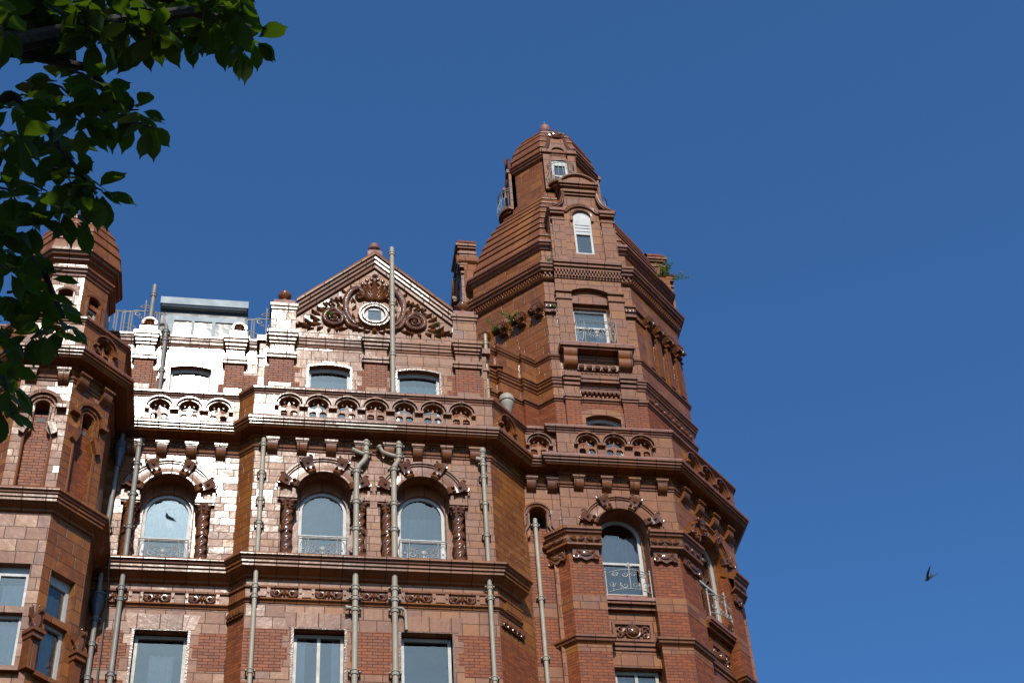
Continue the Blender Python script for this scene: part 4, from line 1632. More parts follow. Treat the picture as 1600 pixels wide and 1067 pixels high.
# ------------------------------------------------------------------ gabled attic of the bay
FG = front(30.5)
AW = [(1.07, 2.07), (3.23, 4.26)]
m = MB().mat('tile').holed(FG, rect(0.0, 5.35, 26.7, 30.1), [segmental(a - .02, b + .02, 26.95, 29.19, .085) for a, b in AW], -.3, 0)
part(m, 'attic_wall')
m = MB().mat('brick')
for a, b, tl, tr in ((.0, .86, 0, 1), (2.24, 3.08, 1, 1), (4.44, 5.35, 1, 0)):
    m.poly(FG, tooth(a, b, 26.75, 29.12, tl, tr, .16, .12), 0, .006, back=False)
part(m, 'brick_panel')
for a, b in AW:
    m = MB().mat('carve').holed(FG, segmental(a - .05, b + .05, 26.9, 29.215, .09), [segmental(a + .0, b - .0, 26.96, 29.175, .08)], -.02, .003)
    part(m, 'window_moulding')
    window(FG, segmental(a - .02, b + .02, 26.95, 29.19, .085), 26.95, 29.3, a, b, -.16, [segmental(a + .06, b - .06, 28.2, 29.10, .065), rect(a + .06, b - .06, 27.0, 28.14)],
           curtain=[(a, b, 28.1, 28.98)])
AC = [(-.05, 30.14), (.10, 30.10), (.115, 30.08), (.115, 30.03), (.09, 30.015), (.085, 29.95), (.06, 29.94), (.055, 29.86), (.03, 29.84), (.02, 29.79), (0, 29.78)]
AP = [(-0.10, 30.9), (-0.10, 30.5), (5.42, 30.5), (5.42, 30.98)]


def attic_pier(F, u0, u1, dd=.13, z_brick0=26.7):
    """brick pilaster with moulded cap, tile block and a break in the cornice"""
    m = MB().mat('brick').box(F, u0 + .05, u1 - .05, 0, dd - .03, z_brick0, 29.30)
    m.mat('mould').box(F, u0 - .02, u1 + .02, 0, dd + .05, 29.39, 29.47).box(F, u0, u1, 0, dd + .02, 29.30, 29.39)
    m.mat('tile').box(F, u0 + .06, u1 - .06, 0, dd - .02, 29.47, 29.78)
    m.mat('mould').box(F, u0 - .04, u1 + .04, -.05, dd + .13, 30.03, 30.12).box(F, u0 - .01, u1 + .01, -.05, dd + .10, 29.94, 30.03).box(F, u0 + .02, u1 - .02, -.05, dd + .06, 29.84, 29.94).box(F, u0 + .04, u1 - .04, 0, dd + .02, 29.77, 29.84)
    m.mat('tile').box(F, u0 + .08, u1 - .08, 0, dd, 28.32, 28.50)
    return part(m, 'attic_pier')


m = MB().mat('mould').sweep([(0.0, 30.5), (5.35, 30.5)], AC)
m.sweep([(0, 30.5), (5.35, 30.5)], [(0, 29.47), (.0, 29.46)])
part(m, 'cornice')
attic_pier(FG, 0.05, .75)
attic_pier(FG, 2.36, 3.02)
attic_pier(FG, 4.60, 5.30)
m = MB().mat('tile').box(FG, -.14, .06, -.5, -.05, 26.7, 30.1).box(FG, 5.3, 5.46, -.6, -.05, 26.7, 30.1)
m.mat('mould').box(FG, -.22, .05, -.6, .02, 29.94, 30.11).box(FG, -.18, .05, -.6, -.02, 29.40, 29.47).box(FG, 5.3, 5.56, -.6, .02, 29.94, 30.11).box(FG, 5.3, 5.52, -.6, -.02, 29.40, 29.47)
part(m, 'attic_wall')
# pediment
cx = 2.66
tri = [(.70, 30.1), (4.63, 30.1), (4.63, 30.92), (cx, 32.80), (.70, 30.92)]
oc_h = [(cx + .25 * math.cos(2 * PI * i / 24), 30.98 + .25 * math.sin(2 * PI * i / 24)) for i in range(24)]
m = MB().mat('tile').holed(FG, tri, [oc_h], -.35, 0, back=True)
G = part(m, 'gable_wall')
m = MB().mat('mould')
for sg in (-1, 1):
    e = (.70, 30.98) if sg < 0 else (4.63, 30.98)
    p, q = Vector((e[0], e[1])), Vector((cx, 32.86))
    t = (q - p).normalized()
    nn = Vector((-t.y, t.x)) if sg < 0 else Vector((t.y, -t.x))
    prof = [(-.35, .22), (.20, .22), (.22, .19), (.22, .13), (.17, .11), (.165, .05), (.12, .03), (.115, -.03), (.07, -.05), (.06, -.12), (.0, -.13)]
    vs = []
    for base in (p, q):
        for d, h in prof:
            a = base + nn * h
            if base is q:
                a = Vector((cx, q.y + h / nn.y))
            else:
                a = Vector((e[0], p.y + h / nn.y))
            vs.append(FG.pt(a.x, d, a.y))
    n = len(prof)
    m.add(vs, [(i, i + 1, n + i + 1, n + i) if sg > 0 else (i, n + i, n + i + 1, i + 1) for i in range(n - 1)] + [list(range(n))])
part(m, 'raking_cornice', None, G)
for u0, u1 in ((.10, .70), (4.63, 5.22)):
    m = MB().mat('tile').box(FG, u0, u1, -.3, .10, 30.1, 30.88)
    m.mat('mould').box(FG, u0 - .05, u1 + .05, -.35, .17, 31.02, 31.11).box(FG, u0 - .02, u1 + .02, -.33, .14, 30.93, 31.02).box(FG, u0, u1, -.32, .11, 30.86, 30.93)
    m.mat('cap').box(FG, u0 + .03, u1 - .03, -.3, .10, 31.11, 31.28)
    o = part(m, 'gable_pier', None)
    c = FG.pt((u0 + u1) / 2, -.08, 0)
    q = MB().mat('mould').lathe((c.x, c.y, 0), [(.18, 31.28), (.16, 31.33), (.09, 31.37), (.08, 31.42), (.13, 31.48), (.165, 31.55), (.165, 31.60), (.12, 31.66), (.11, 31.69), (.06, 31.73), (0.01, 31.75)], 20)
    part(q, 'finial', None, o)
m = MB().mat('cap').box(FG, cx - .19, cx + .19, -.3, .14, 32.95, 33.22).box(FG, cx - .15, cx + .15, -.26, .1, 33.22, 33.30)
c = FG.pt(cx, -.08, 0)
m.lathe((c.x, c.y, 0), [(.13, 33.30), (.09, 33.35), (.09, 33.40), (.15, 33.46), (.16, 33.52), (.13, 33.58), (.13, 33.62), (.06, 33.66), (.01, 33.68)], 20)
part(m, 'finial')
# carved tympanum
def smooth(pts, n=5):
    out = []
    for i in range(len(pts) - 1):
        p0, p1, p2, p3 = pts[max(i - 1, 0)], pts[i], pts[i + 1], pts[min(i + 2, len(pts) - 1)]
        for j in range(n):
            f = j / n
            out.append(tuple(.5 * ((2 * p1[k]) + (-p0[k] + p2[k]) * f + (2 * p0[k] - 5 * p1[k] + 4 * p2[k] - p3[k]) * f * f + (-p0[k] + 3 * p1[k] - 3 * p2[k] + p3[k]) * f ** 3) for k in (0, 1)))
    return out + [pts[-1]]


m = MB().mat('carve')
m.ring(FG, cx, 30.98, [(.25, -.05), (.255, .10), (.27, .12), (.31, .12), (.33, .07), (.345, .07), (.36, .11), (.40, .11), (.42, .05), (.43, 0)], 0, 360, 40)
for sg in (-1, 1):
    def X(u):
        return cx + sg * u

    def Zs(z):
        return 30.98 + (z - 30.98) * (1.42 if z > 30.98 else .86)

    def mir(pts):
        return [(X(u), Zs(z)) for u, z in pts]

    def lf(u, z, a, L, w, d=.06, lobes=3):
        m.leaf(FG, X(u), Zs(z), a if sg > 0 else 180 - a, L, w, d, lobes)
    # tall C scroll beside the oculus, curling in under the palmette
    pth = smooth([(.47, 30.58), (.62, 30.80), (.72, 31.08), (.72, 31.34), (.60, 31.55), (.44, 31.62), (.32, 31.54), (.31, 31.42), (.40, 31.38), (.45, 31.45)])
    m.ribbon(FG, mir(pth), [.08 + .08 * math.sin(PI * min(1, .15 + i / len(pth))) for i in range(len(pth))], 0, .10)
    m.blob(FG, X(.41), .08, Zs(31.46), .06, .06, .06)
    # stem swelling out into the big low volute
    pth = smooth([(.40, 30.46), (.58, 30.52), (.68, 30.66), (.76, 30.90), (.96, 31.08)])
    m.ribbon(FG, mir(pth), [.09 + .06 * i / len(pth) for i in range(len(pth))], 0, .09)
    m.spiral(FG, X(1.0), 30.82, .29, .06, 90, -sg * 640, .14, .06, 0, .10, 44)
    m.blob(FG, X(1.0), .08, 30.82, .06, .06, .06)
    # acanthus running out into the corner and round the volute
    for u, z, a, L, w in ((1.34, 30.56, -8, .34, .10), (1.58, 30.46, 6, .32, .085), (1.36, 30.70, 22, .28, .08), (1.56, 30.56, 28, .22, .06), (1.78, 30.42, 0, .18, .05), (1.28, 30.44, -32, .18, .07), (1.10, 30.40, -60, .13, .06), (.95, 30.44, -100, .13, .06), (.80, 30.50, -60, .16, .07), (.66, 30.46, -20, .18, .06), (.84, 31.06, 70, .20, .08), (1.22, 31.02, 25, .26, .08), (1.36, 30.90, 30, .26, .08), (1.42, 30.62, 40, .16, .05), (1.50, 30.36, -8, .18, .05), (1.66, 30.36, 20, .16, .05)):
        lf(u, z, a, L, w)
    # leaves along the C scroll
    for u, z, a, L, w in ((.76, 31.10, 30, .22, .07), (.78, 31.24, 55, .20, .06), (.70, 31.50, 40, .18, .06), (.56, 31.60, 70, .16, .05), (.56, 31.10, 120, .20, .06), (.58, 31.28, 100, .16, .05), (.50, 30.84, 70, .16, .05), (.62, 30.92, 10, .20, .06), (.80, 30.98, 10, .18, .06), (.48, 31.28, 60, .14, .05), (.22, 31.60, 20, .14, .05)):
        lf(u, z, a, L, w, .05)
    # grapes
    for gx, gz in ((0, 0), (.08, .02), (-.07, .03), (.03, -.07), (-.04, .09), (.11, -.05), (.16, .03), (.06, .10), (-.10, -.03), (-.13, .06), (.18, -.04), (-.16, .0), (.22, .01)):
        m.blob(FG, X(1.02 + gx * 1.2), .07 + .02 * math.cos(gx * 60), 31.36 + gz * 1.1 - gx * .6, .040, .05, .040, n=7, m=4)
    # palmette over the oculus
    for a, L in ((74, .62), (58, .60), (40, .50), (20, .38)):
        lf(.04, 31.36, a, L, .10, .09, 2)
    for u, z in ((.08, 31.84), (.20, 31.80), (.31, 31.70)):
        m.blob(FG, X(u), .10, Zs(z), .06, .05, .06)
    # foot of the carving under the oculus
    for u, z, a, L, w in ((.04, 30.50, 10, .24, .07), (.22, 30.42, -10, .20, .06), (.10, 30.38, -25, .18, .05), (.30, 30.54, 40, .16, .05), (.36, 30.38, 8, .20, .05)):
        lf(u, z, a, L, w)
m.leaf(FG, cx, 31.55, 90, .62, .12, .12, 2)
m.leaf(FG, cx, 31.85, -90, .46, .09, .14, 2)
m.blob(FG, cx, .13, 32.30, .075, .06, .06)
m.leaf(FG, cx, 30.60, -90, .26, .09, .09, 2)
part(m, 'tympanum_carving', None, G)
w = MB().mat('white').holed(FG, oc_h, [rect(cx - .165, cx + .165, 30.80, 31.14)], -.03, .065, back=True)
wo = part(w, 'window')
p = MB()
p.add([FG.pt(u, .045, z) for u, z in rect(cx - .17, cx + .17, 30.79, 31.15)], [(0, 1, 2, 3)])
part(p, 'pane', 'glass', wo)
p = MB().box(FG, cx - .2, cx + .2, -.05, .03, 30.75, 31.2)
part(p, 'board', 'board', wo)
# roof behind the gable, flat leads behind the parapets
m = MB().mat('slate')
for sg in (-1, 1):
    x = 0.55 if sg < 0 else 4.8
    m.add([(cx, 30.8, 32.9), (cx, 38, 32.9), (x, 38, 31.0), (x, 30.8, 31.0)], [(0, 1, 2, 3) if sg < 0 else (3, 2, 1, 0)])
m.add([(-10, 31.15, 30.15), (6.0, 31.15, 30.15), (6.0, 45, 30.15), (-10, 45, 30.15)], [(0, 1, 2, 3)])
part(m, 'roof')
m = MB().mat('lead').sweep(MAIN[:9], [(0.0, 26.84), (-.9, 26.82)], caps=False)
part(m, 'gutter')

# ------------------------------------------------------------------ left attic with box dormer
FA = front(30.82)
m = MB().mat('tile').holed(FA, rect(-10, 0.0, 26.7, 30.1), [segmental(-2.26, -1.24, 26.95, 29.19, .085)], -.3, 0)
part(m, 'attic_wall')
m = MB().mat('brick')
for a, b, tl, tr in ((-4.5, -2.42, 0, 1), (-1.08, 0.0, 1, 0)):
    m.poly(FA, tooth(a, b, 26.75, 29.05, tl, tr, .16, .12), 0, .006, back=False)
part(m, 'brick_panel')
m = MB().mat('carve').holed(FA, segmental(-2.29, -1.21, 26.9, 29.215, .09), [segmental(-2.24, -1.26, 26.96, 29.175, .08)], -.02, .003)
part(m, 'window_moulding')
window(FA, segmental(-2.26, -1.24, 26.95, 29.19, .085), 26.95, 29.3, -2.24, -1.26, -.14, [segmental(-2.18, -1.32, 28.0, 29.10, .065), rect(-2.18, -1.32, 27.0, 27.94)], curtain=[(-2.24, -1.26, 27.9, 29.05)])  # white curtain raised to imitate the sun glint on the pane
m = MB().mat('mould').sweep([(-10, 30.82), (0.0, 30.82)], [(d, z + .07) for d, z in AC])
part(m, 'cornice')
attic_pier(FA, -3.16, -2.60)
attic_pier(FA, -1.0, -.44)
for u in (-2.86, -.67):
    m = MB().mat('tile').box(FA, u - .22, u + .22, -.25, .10, 30.12, 30.42)
    m.ring(FA, u, 30.50, [(.10, -.2), (.10, .10), (.13, .13), (.19, .13), (.205, .10), (.205, -.2)], -20, 200, 20)
    m.mat('tile').poly(FA, [(u - .2, 30.41), (u + .2, 30.41), (u + .19, 30.56), (u + .12, 30.66), (u - .12, 30.66), (u - .19, 30.56)], -.2, .04)
    o = part(m, 'parapet_block')
    q = MB().mat('carve')
    for a in range(5):
        q.blob(FA, u + .06 * math.cos(a * 2 * PI / 5), .06, 30.51 + .06 * math.sin(a * 2 * PI / 5), .055, .04, .035, a * 72)
    part(q, 'rosette', None, o)
# dormer
FDm = front(31.55)
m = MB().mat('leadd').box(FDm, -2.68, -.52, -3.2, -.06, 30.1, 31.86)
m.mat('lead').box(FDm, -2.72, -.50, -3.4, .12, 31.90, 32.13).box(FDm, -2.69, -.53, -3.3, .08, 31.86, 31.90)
for u in (-2.54, -.72):
    m.box(FDm, u, u + (.16 if u < -1 else .16), -.1, .0, 30.1, 31.62)
DM = part(m, 'dormer')
w = MB().mat('lead').holed(FDm, rect(-2.38, -.72, 30.1, 31.62), [rect(-2.34, -1.90, 30.2, 31.46), rect(-1.82, -1.38, 30.2, 31.46), rect(-1.30, -.86, 30.2, 31.46)], -.10, -.02)
wo = part(w, 'window', None, DM)

p = MB()
for a, b in ((-2.34, -1.90), (-1.82, -1.38), (-1.30, -.86)):
    p.add([FDm.pt(u, -.05, z) for u, z in rect(a, b, 30.2, 31.46)], [(0, 1, 2, 3)])
part(p, 'pane', 'glass', DM)
p = MB()
for a, b in ((-2.34, -1.90), (-1.82, -1.38), (-1.30, -.86)):
    p.add([FDm.pt(u, -.055, z) for u, z in rect(a, b, 30.2, 31.28)], [(0, 1, 2, 3)])
part(p, 'blind', 'curtain', DM)

# ------------------------------------------------------------------ stair turret on the left
A_T = 1.30
ot = octagon(TU, A_T)
FTu = [Fr(ot[i], ot[(i + 1) % 8]) for i in range(8)]
ht = A_T * T8
m = MB()
for i in range(8):
    F = FTu[i]
    if i in (0, 1, 7):
        hole = [(-.27, 23.0), (.27, 23.0), (.27, 24.55), (.155, 24.74)] + arc(0, 25.34, .155, 0, 180, 14) + [(-.155, 24.74), (-.27, 24.55)]
        m.mat('ashlar').holed(F, rect(-ht, ht, 22.6, 26.6), [hole], -.28, 0)
        m.mat('tile').holed(F, rect(-ht, ht, 0, 22.6), [rect(-.31, .31, 18.9, 21.32)], -.28, 0)
    else:
        m.mat('ashlar').box(F, -ht, ht, -.25, 0, 22.6, 26.6)
        m.mat('tile').box(F, -ht, ht, -.25, 0, 0, 22.6)
part(m, 'turret_wall')
for i in (0, 1, 7):
    F = FTu[i]
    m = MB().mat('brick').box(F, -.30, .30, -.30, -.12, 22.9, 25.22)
    m.mat('black').box(F, -.25, .25, -.34, -.27, 24.9, 25.6)  # shade at the top of the niche, painted black
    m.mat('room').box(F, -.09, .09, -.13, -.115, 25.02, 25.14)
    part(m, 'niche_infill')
    m = MB().mat('ashlar')
    m.ring(F, 0, 25.34, [(.165, -.05), (.17, .04), (.205, .045), (.21, .015), (.235, .015), (.24, .07), (.275, .075), (.28, .03), (.315, .03), (.32, .12), (.40, .13), (.41, .07), (.43, .06), (.43, 0)], 0, 180, 24)
    for sg in (-1, 1):
        for r0, r1, dd in ((.165, .205, .045), (.24, .275, .075)):
            m.box(F, *sorted((sg * r0, sg * r1)), -.05, dd, 24.86, 25.34)
        m.mat('mould').box(F, *sorted((sg * .30, sg * .50)), 0, .13, 25.27, 25.36)
        m.poly(F, [(sg * .165, 24.88), (sg * .33, 24.88), (sg * .40, 24.62), (sg * .285, 24.54)], -.06, .10)
        m.tube([F.pt(sg * .285, .01, 23.05), F.pt(sg * .285, .01, 24.6)], .03, 6)
        m.mat('ashlar')
    part(m, 'niche_moulding')
    pn = [rect(-.24, .24, 20.42, 21.12), rect(-.24, .24, 18.95, 20.14)]
    wo = window(F, rect(-.31, .31, 18.9, 21.32), 18.9, 21.3, -.31, .31, -.16, pn, mat='white', curtain=[(-.26, .26, 18.95, 21.0)])
    m = MB().mat('mould').box(F, -.31, .31, -.2, -.03, 20.20, 20.34)
    m.box(F, -.42, .42, -.02, .12, 18.84, 18.94)
    part(m, 'transom')
    bracket(F, -.34)
    bracket(F, .34)
m = MB().mat('cap').sweep(ot, [(0.19, 26.935), (0.41, 26.792), (0.452, 26.772), (0.452, 26.735)], closed=True)
m.mat('mould').sweep(ot, [(0.45, 26.737)] + CORN[3:], closed=True)
m.sweep(ot, [(0.0, 26.23), (0.05, 26.22), (0.07, 26.19), (0.06, 26.15), (0.03, 26.13), (0.025, 26.09), (0.0, 26.08)], closed=True)
part(m, 'cornice')
m = MB().mat('cap').sweep(ot, [(-0.06, 27.85), (0.27, 27.815), (0.29, 27.80), (0.29, 27.775)], closed=True)
m.mat('mould').sweep(ot, [(0.287, 27.78), (0.287, 27.73), (0.25, 27.715), (0.245, 27.68), (0.215, 27.665), (0.21, 27.62), (0.185, 27.61), (-0.04, 27.66), (-0.06, 27.849)], closed=True)
part(m, 'parapet_coping')
m = MB().mat('mould').sweep(ot, [(0, 23.04), (.30, 23.0)] + [(d * .8, z) for d, z in LEDGE], closed=True)
part(m, 'ledge')
for i in range(8):
    kk = .2 * T8
    parapet_panel(FTu[i], -ht - kk, ht + kk, [0.0] if i in (0, 1, 7) else [])
# upper drum of the turret
ou = octagon(TU, .88)
FU = [Fr(ou[i], ou[(i + 1) % 8]) for i in range(8)]
hu = .88 * T8
m = MB()
for i in range(8):
    if i in (0, 1, 7):
        m.mat('tile').holed(FU[i], rect(-hu, hu, 26.8, 30.35), [segmental(-.17, .17, 27.9, 29.20, .06)], -.22, 0)
    else:
        m.mat('tile').box(FU[i], -hu, hu, -.2, 0, 26.8, 30.35)
part(m, 'turret_wall')
for i in (0, 1, 7):
    F = FU[i]
    m = MB().mat('mould').ring(F, 0, 29.05, [(.20, -.02), (.21, .04), (.26, .05), (.27, -.02)], 30, 150, 10)
    for sg in (-1, 1):
        m.box(F, *sorted((sg * .17, sg * .21)), -.02, .04, 28.0, 29.18)
    m.box(F, -.17, .17, -.2, -.06, 28.98, 29.10)
    part(m, 'window_moulding')
    window(F, rect(-.17, .17, 27.9, 28.98), 27.9, 29.0, -.17, .17, -.12, [rect(-.12, .12, 27.95, 28.40), rect(-.12, .12, 28.46, 28.92)], room=.5)
m = MB().mat('mould')
m.sweep(ou, [(0, 29.96), (.10, 29.94), (.13, 29.92), (.13, 29.86), (.09, 29.84), (.08, 29.78), (.04, 29.76), (.03, 29.69), (0, 29.68)], closed=True)
m.sweep(ou, [(.1, 30.48), (.21, 30.45), (.24, 30.42), (.24, 30.34), (.19, 30.32), (.17, 30.26), (.10, 30.24), (.09, 30.17), (.04, 30.15), (0, 30.10)], closed=True)
part(m, 'cornice')
stepped_roof(TU, [(1.05, 30.45), (1.0, 30.9), (.88, 31.35), (.70, 31.8), (.45, 32.2), (.10, 32.5)], 6, .04, 'turret_roof')
c = (TU[0], TU[1], 0)
m = MB().mat('cap').lathe(c, [(.14, 32.4), (.14, 32.55), (.07, 32.6), (.10, 32.7), (.10, 32.78), (.05, 32.9), (.04, 33.2), (.01, 33.4)], 14)
part(m, 'finial')
# crouching carved beasts on brackets at the turret's window corners
for i, sgn in ((1, -1), (1, 1), (0, -1)):
    F = FTu[i]
    u = sgn * ht
    m = MB().mat('mould').box(F, u - .15, u + .15, -.1, .24, 19.66, 19.74).box(F, u - .12, u + .12, -.1, .20, 19.55, 19.66).box(F, u - .10, u + .10, -.1, .12, 18.9, 19.55)
    o = part(m, 'statue_bracket')
    q = MB().mat('carve')
    q.tube([F.pt(u + a, d, z) for a, d, z in ((0, .04, 19.74), (.0, .08, 19.86), (.01, .10, 19.98), (.0, .14, 20.08), (.0, .20, 20.14), (.0, .27, 20.12))], [.10, .12, .10, .07, .075, .035], 8)
    for sg in (-1, 1):
        q.tube([F.pt(u + sg * a, d, z) for a, d, z in ((.05, .10, 19.94), (.12, .14, 19.86), (.10, .20, 19.75))], [.05, .045, .03], 6)
        q.poly(F.moved(0, .02), [(u + sg * .05, 19.92), (u + sg * .16, 20.02), (u + sg * .17, 20.22), (u + sg * .11, 20.16), (u + sg * .10, 20.28), (u + sg * .05, 20.12)], 0, .04)
        q.blob(F, u + sg * .045, .19, 20.20, .05, .02, .02, 60 * sg)
    part(q, 'carved_beast', None, o)
# =====PART3
# ------------------------------------------------------------------ drainpipes, each a thing clamped to the wall
def drainpipe(label, pts, r, mat, collars=(), branches=(), clips=True, hoppers=(), name='drainpipe', group='drainpipes on the front', wall_d=None):
    """pts: world points top to bottom"""
    m = MB().mat(mat)
    # fillet the bends
    P = [Vector(p) for p in pts]
    out = [P[0]]
    for i in range(1, len(P) - 1):
        a, b, c = P[i - 1], P[i], P[i + 1]
        k = min(.09, (a - b).length * .4, (c - b).length * .4)
        p0, p1 = b + (a - b).normalized() * k, b + (c - b).normalized() * k
        for t in (0, .5, 1):
            out.append(p0 * (1 - t) ** 2 + b * 2 * t * (1 - t) + p1 * t * t)
    out.append(P[-1])
    m.tube(out, r, 12)
    for br, rr in branches:
        m.tube(br, rr, 10)
        e = Vector(br[0])
        d = (Vector(br[1]) - e).normalized()
        m.tube([e, e + d * .05], rr * 1.3, 10)
    o = m.obj(name)
    tag(o, label, name.replace('_', ' '), group)

    def at_z(z):
        for a, b in zip(P, P[1:]):
            if min(a.z, b.z) <= z <= max(a.z, b.z) and abs(a.z - b.z) > 1e-4:
                return a + (b - a) * ((z - a.z) / (b.z - a.z))
        return P[-1]
    for z in collars:
        c = at_z(z)
        q = MB().mat(mat).lathe((c.x, c.y, 0), [(r, z - .05), (r * 1.28, z - .045), (r * 1.30, z + .03), (r * 1.5, z + .035), (r * 1.5, z + .06), (r, z + .065)], 14)
        if clips:
            F = front(c.y)
            q.box(F, c.x - r * 2.1, c.x + r * 2.1, -r * 1.2, -r * .2, z + .02, z + .06)
            for sg in (-1, 1):
                q.tube([(c.x + sg * r * 1.8, c.y, z + .04), (c.x + sg * r * 1.8, c.y + r + .12, z - .02)], .016, 6)
        qo = q.obj('collar')
        qo.parent = o
    for z, k, hm in hoppers:
        c = at_z(z)
        q = MB().mat(hm).lathe((c.x, c.y, 0), [(r, z - .42), (r * 1.3, z - .40), (r * 1.35, z - .34), (r * 1.2, z - .33), (r * 2.2 * k, z - .06), (r * 2.4 * k, z), (r * 2.65 * k, z + .02), (r * 2.65 * k, z + .07), (r * 2.4 * k, z + .09), (r * 2.4 * k, z + .22), (r * 2.7 * k, z + .23), (r * 2.7 * k, z + .29), (r * 2.3 * k, z + .30)], 18)
        qo = q.obj('hopper_head')
        qo.parent = o
    return o


YB = 29.86
drainpipe('cream drainpipe at the left corner of the projecting bay, rising to the brackets', [(.085, 29.98, 26.36), (.085, YB, 26.30), (.09, YB, 0)], .05, 'pipe', (26.12, 25.3, 24.55, 23.92, 22.25, 22.0, 20.17))
drainpipe('cream soil pipe with cranked top, right of the bay arched window farther from the tower',
          [(2.42, YB, 26.40), (2.42, YB, 25.86), (2.205, YB, 25.57), (2.205, YB, 0)], .064, 'pipe', (26.28, 26.02, 25.48, 24.6, 23.86, 22.30, 22.04, 21.76, 20.22),
          branches=[([(2.10, YB - .01, 26.10), (2.40, YB, 25.98)], .05), ([(2.00, YB, 21.80), (2.2, YB, 21.80)], .045)])
drainpipe('cream soil pipe with forked top, left of the arched window nearest the tower',
          [(3.17, YB, 26.40), (3.17, YB, 25.86), (3.05, YB, 25.66), (3.04, YB, 0)], .064, 'pipe', (26.26, 25.96, 25.58, 24.6, 23.88, 22.32, 22.04, 21.76, 20.22),
          branches=[([(2.70, YB - .02, 26.24), (2.80, YB, 26.08), (3.0, YB, 26.0), (3.17, YB, 25.97)], .05), ([(3.04, YB, 21.84), (3.20, YB, 21.84), (3.26, YB, 21.78), (3.28, YB, 21.66), (3.29, YB, 21.30)], .036)])
o = drainpipe('cream drainpipe at the right corner of the projecting bay, with a knobbed top fitting', [(5.115, YB, 26.22), (5.11, YB, 0)], .05, 'pipe', (26.10, 25.86, 25.5, 24.73, 23.85, 22.45, 22.17, 20.17),
              branches=[([(5.115, YB, 26.0), (4.99, YB + .03, 26.06), (4.99, 30.0, 26.06)], .05)])
q = MB().mat('pipe').lathe((5.115, YB, 0), [(.05, 26.18), (.075, 26.21), (.085, 26.27), (.07, 26.33), (.02, 26.36)], 12)
q.obj('end_cap').parent = o
drainpipe('cream drainpipe emerging from the small arched niche in the recess beside the tower', [(6.47, 31.0, 25.22), (6.46, 30.96, 25.10), (6.45, 30.95, 0)], .05, 'pipe', (25.0, 22.97, 21.40, 20.2))
drainpipe('grey drainpipe crossing the left edge of the broken arched window', [(-2.64, 30.32, 26.44), (-2.70, 30.2, 26.38), (-2.69, 30.2, 0)], .055, 'pipe_grey', (26.2, 25.66, 24.8, 23.90, 22.30, 22.02, 20.2))
drainpipe('dark drainpipe in the shaded corner behind the turret, with two hopper heads', [(-3.09, 30.2, 26.5), (-3.11, 30.2, 25.9), (-3.16, 30.2, 24.0), (-3.15, 30.2, 22.0), (-3.13, 30.2, 0)], .052, 'pipe_grey', (23.86, 22.75, 21.5, 20.9, 20.1), hoppers=((25.95, 1.0, 'pipe_dark'), (21.86, 1.05, 'pipe_dark')))
drainpipe('tall pale vent pipe standing in front of the carved gable', [(3.085, 30.22, 33.22), (3.085, 30.22, 26.8)], .062, 'pipe', (32.98, 31.15, 29.46), clips=False, name='vent_pipe', group='vent pipes on the roof')
drainpipe('thin grey vent pipe standing up beside the left roof railing', [(-2.86, 30.90, 31.98), (-2.875, 30.90, 30.1)], .055, 'pipe_grey', (31.62,), clips=False, name='vent_pipe', group='vent pipes on the roof')
drainpipe('short grey drainpipe with an elbow, left of the glinting attic window', [(-2.60, 30.62, 30.38), (-2.47, 30.62, 30.42), (-2.435, 30.62, 30.3), (-2.425, 30.62, 26.8)], .05, 'pipe_grey', (30.15, 29.88, 28.85))
drainpipe('short yellowed drainpipe between the gable and the corner tower', [(5.50, 30.72, 30.80), (5.47, 30.72, 26.8)], .05, 'pipe_yellow', (30.5, 29.0))
drainpipe('stubby cream vent pipe at the far left behind the leaves', [(-6.02, 30.55, 31.8), (-6.0, 30.55, 28.0)], .065, 'pipe', (31.66,), clips=False, name='vent_pipe', group='vent pipes on the roof')
m = MB().mat('cable')
m.tube([(-3.0, 29.93, 23.1), (-2.985, 29.93, 22.6), (-2.97, 30.2, 22.3), (-2.95, 30.22, 20.0), (-2.93, 30.22, 0)], .012, 6)
tag(m.obj('cable'), 'thin dark cable hanging down the wall between two grey drainpipes', 'cable')
# cream rainwater hopper behind the parapet
m = MB().mat('pipe').lathe((5.98, 30.93, 0), [(.075, 27.4), (.075, 28.36), (.10, 28.40), (.16, 28.62), (.175, 28.66), (.175, 28.72), (.20, 28.74), (.205, 28.80), (.185, 28.83), (.18, 28.90), (.15, 28.94), (.10, 28.95)], 20)
tag(m.obj('rainwater_hopper'), 'cream urn shaped rainwater hopper behind the parapet beside the tower', 'hopper')


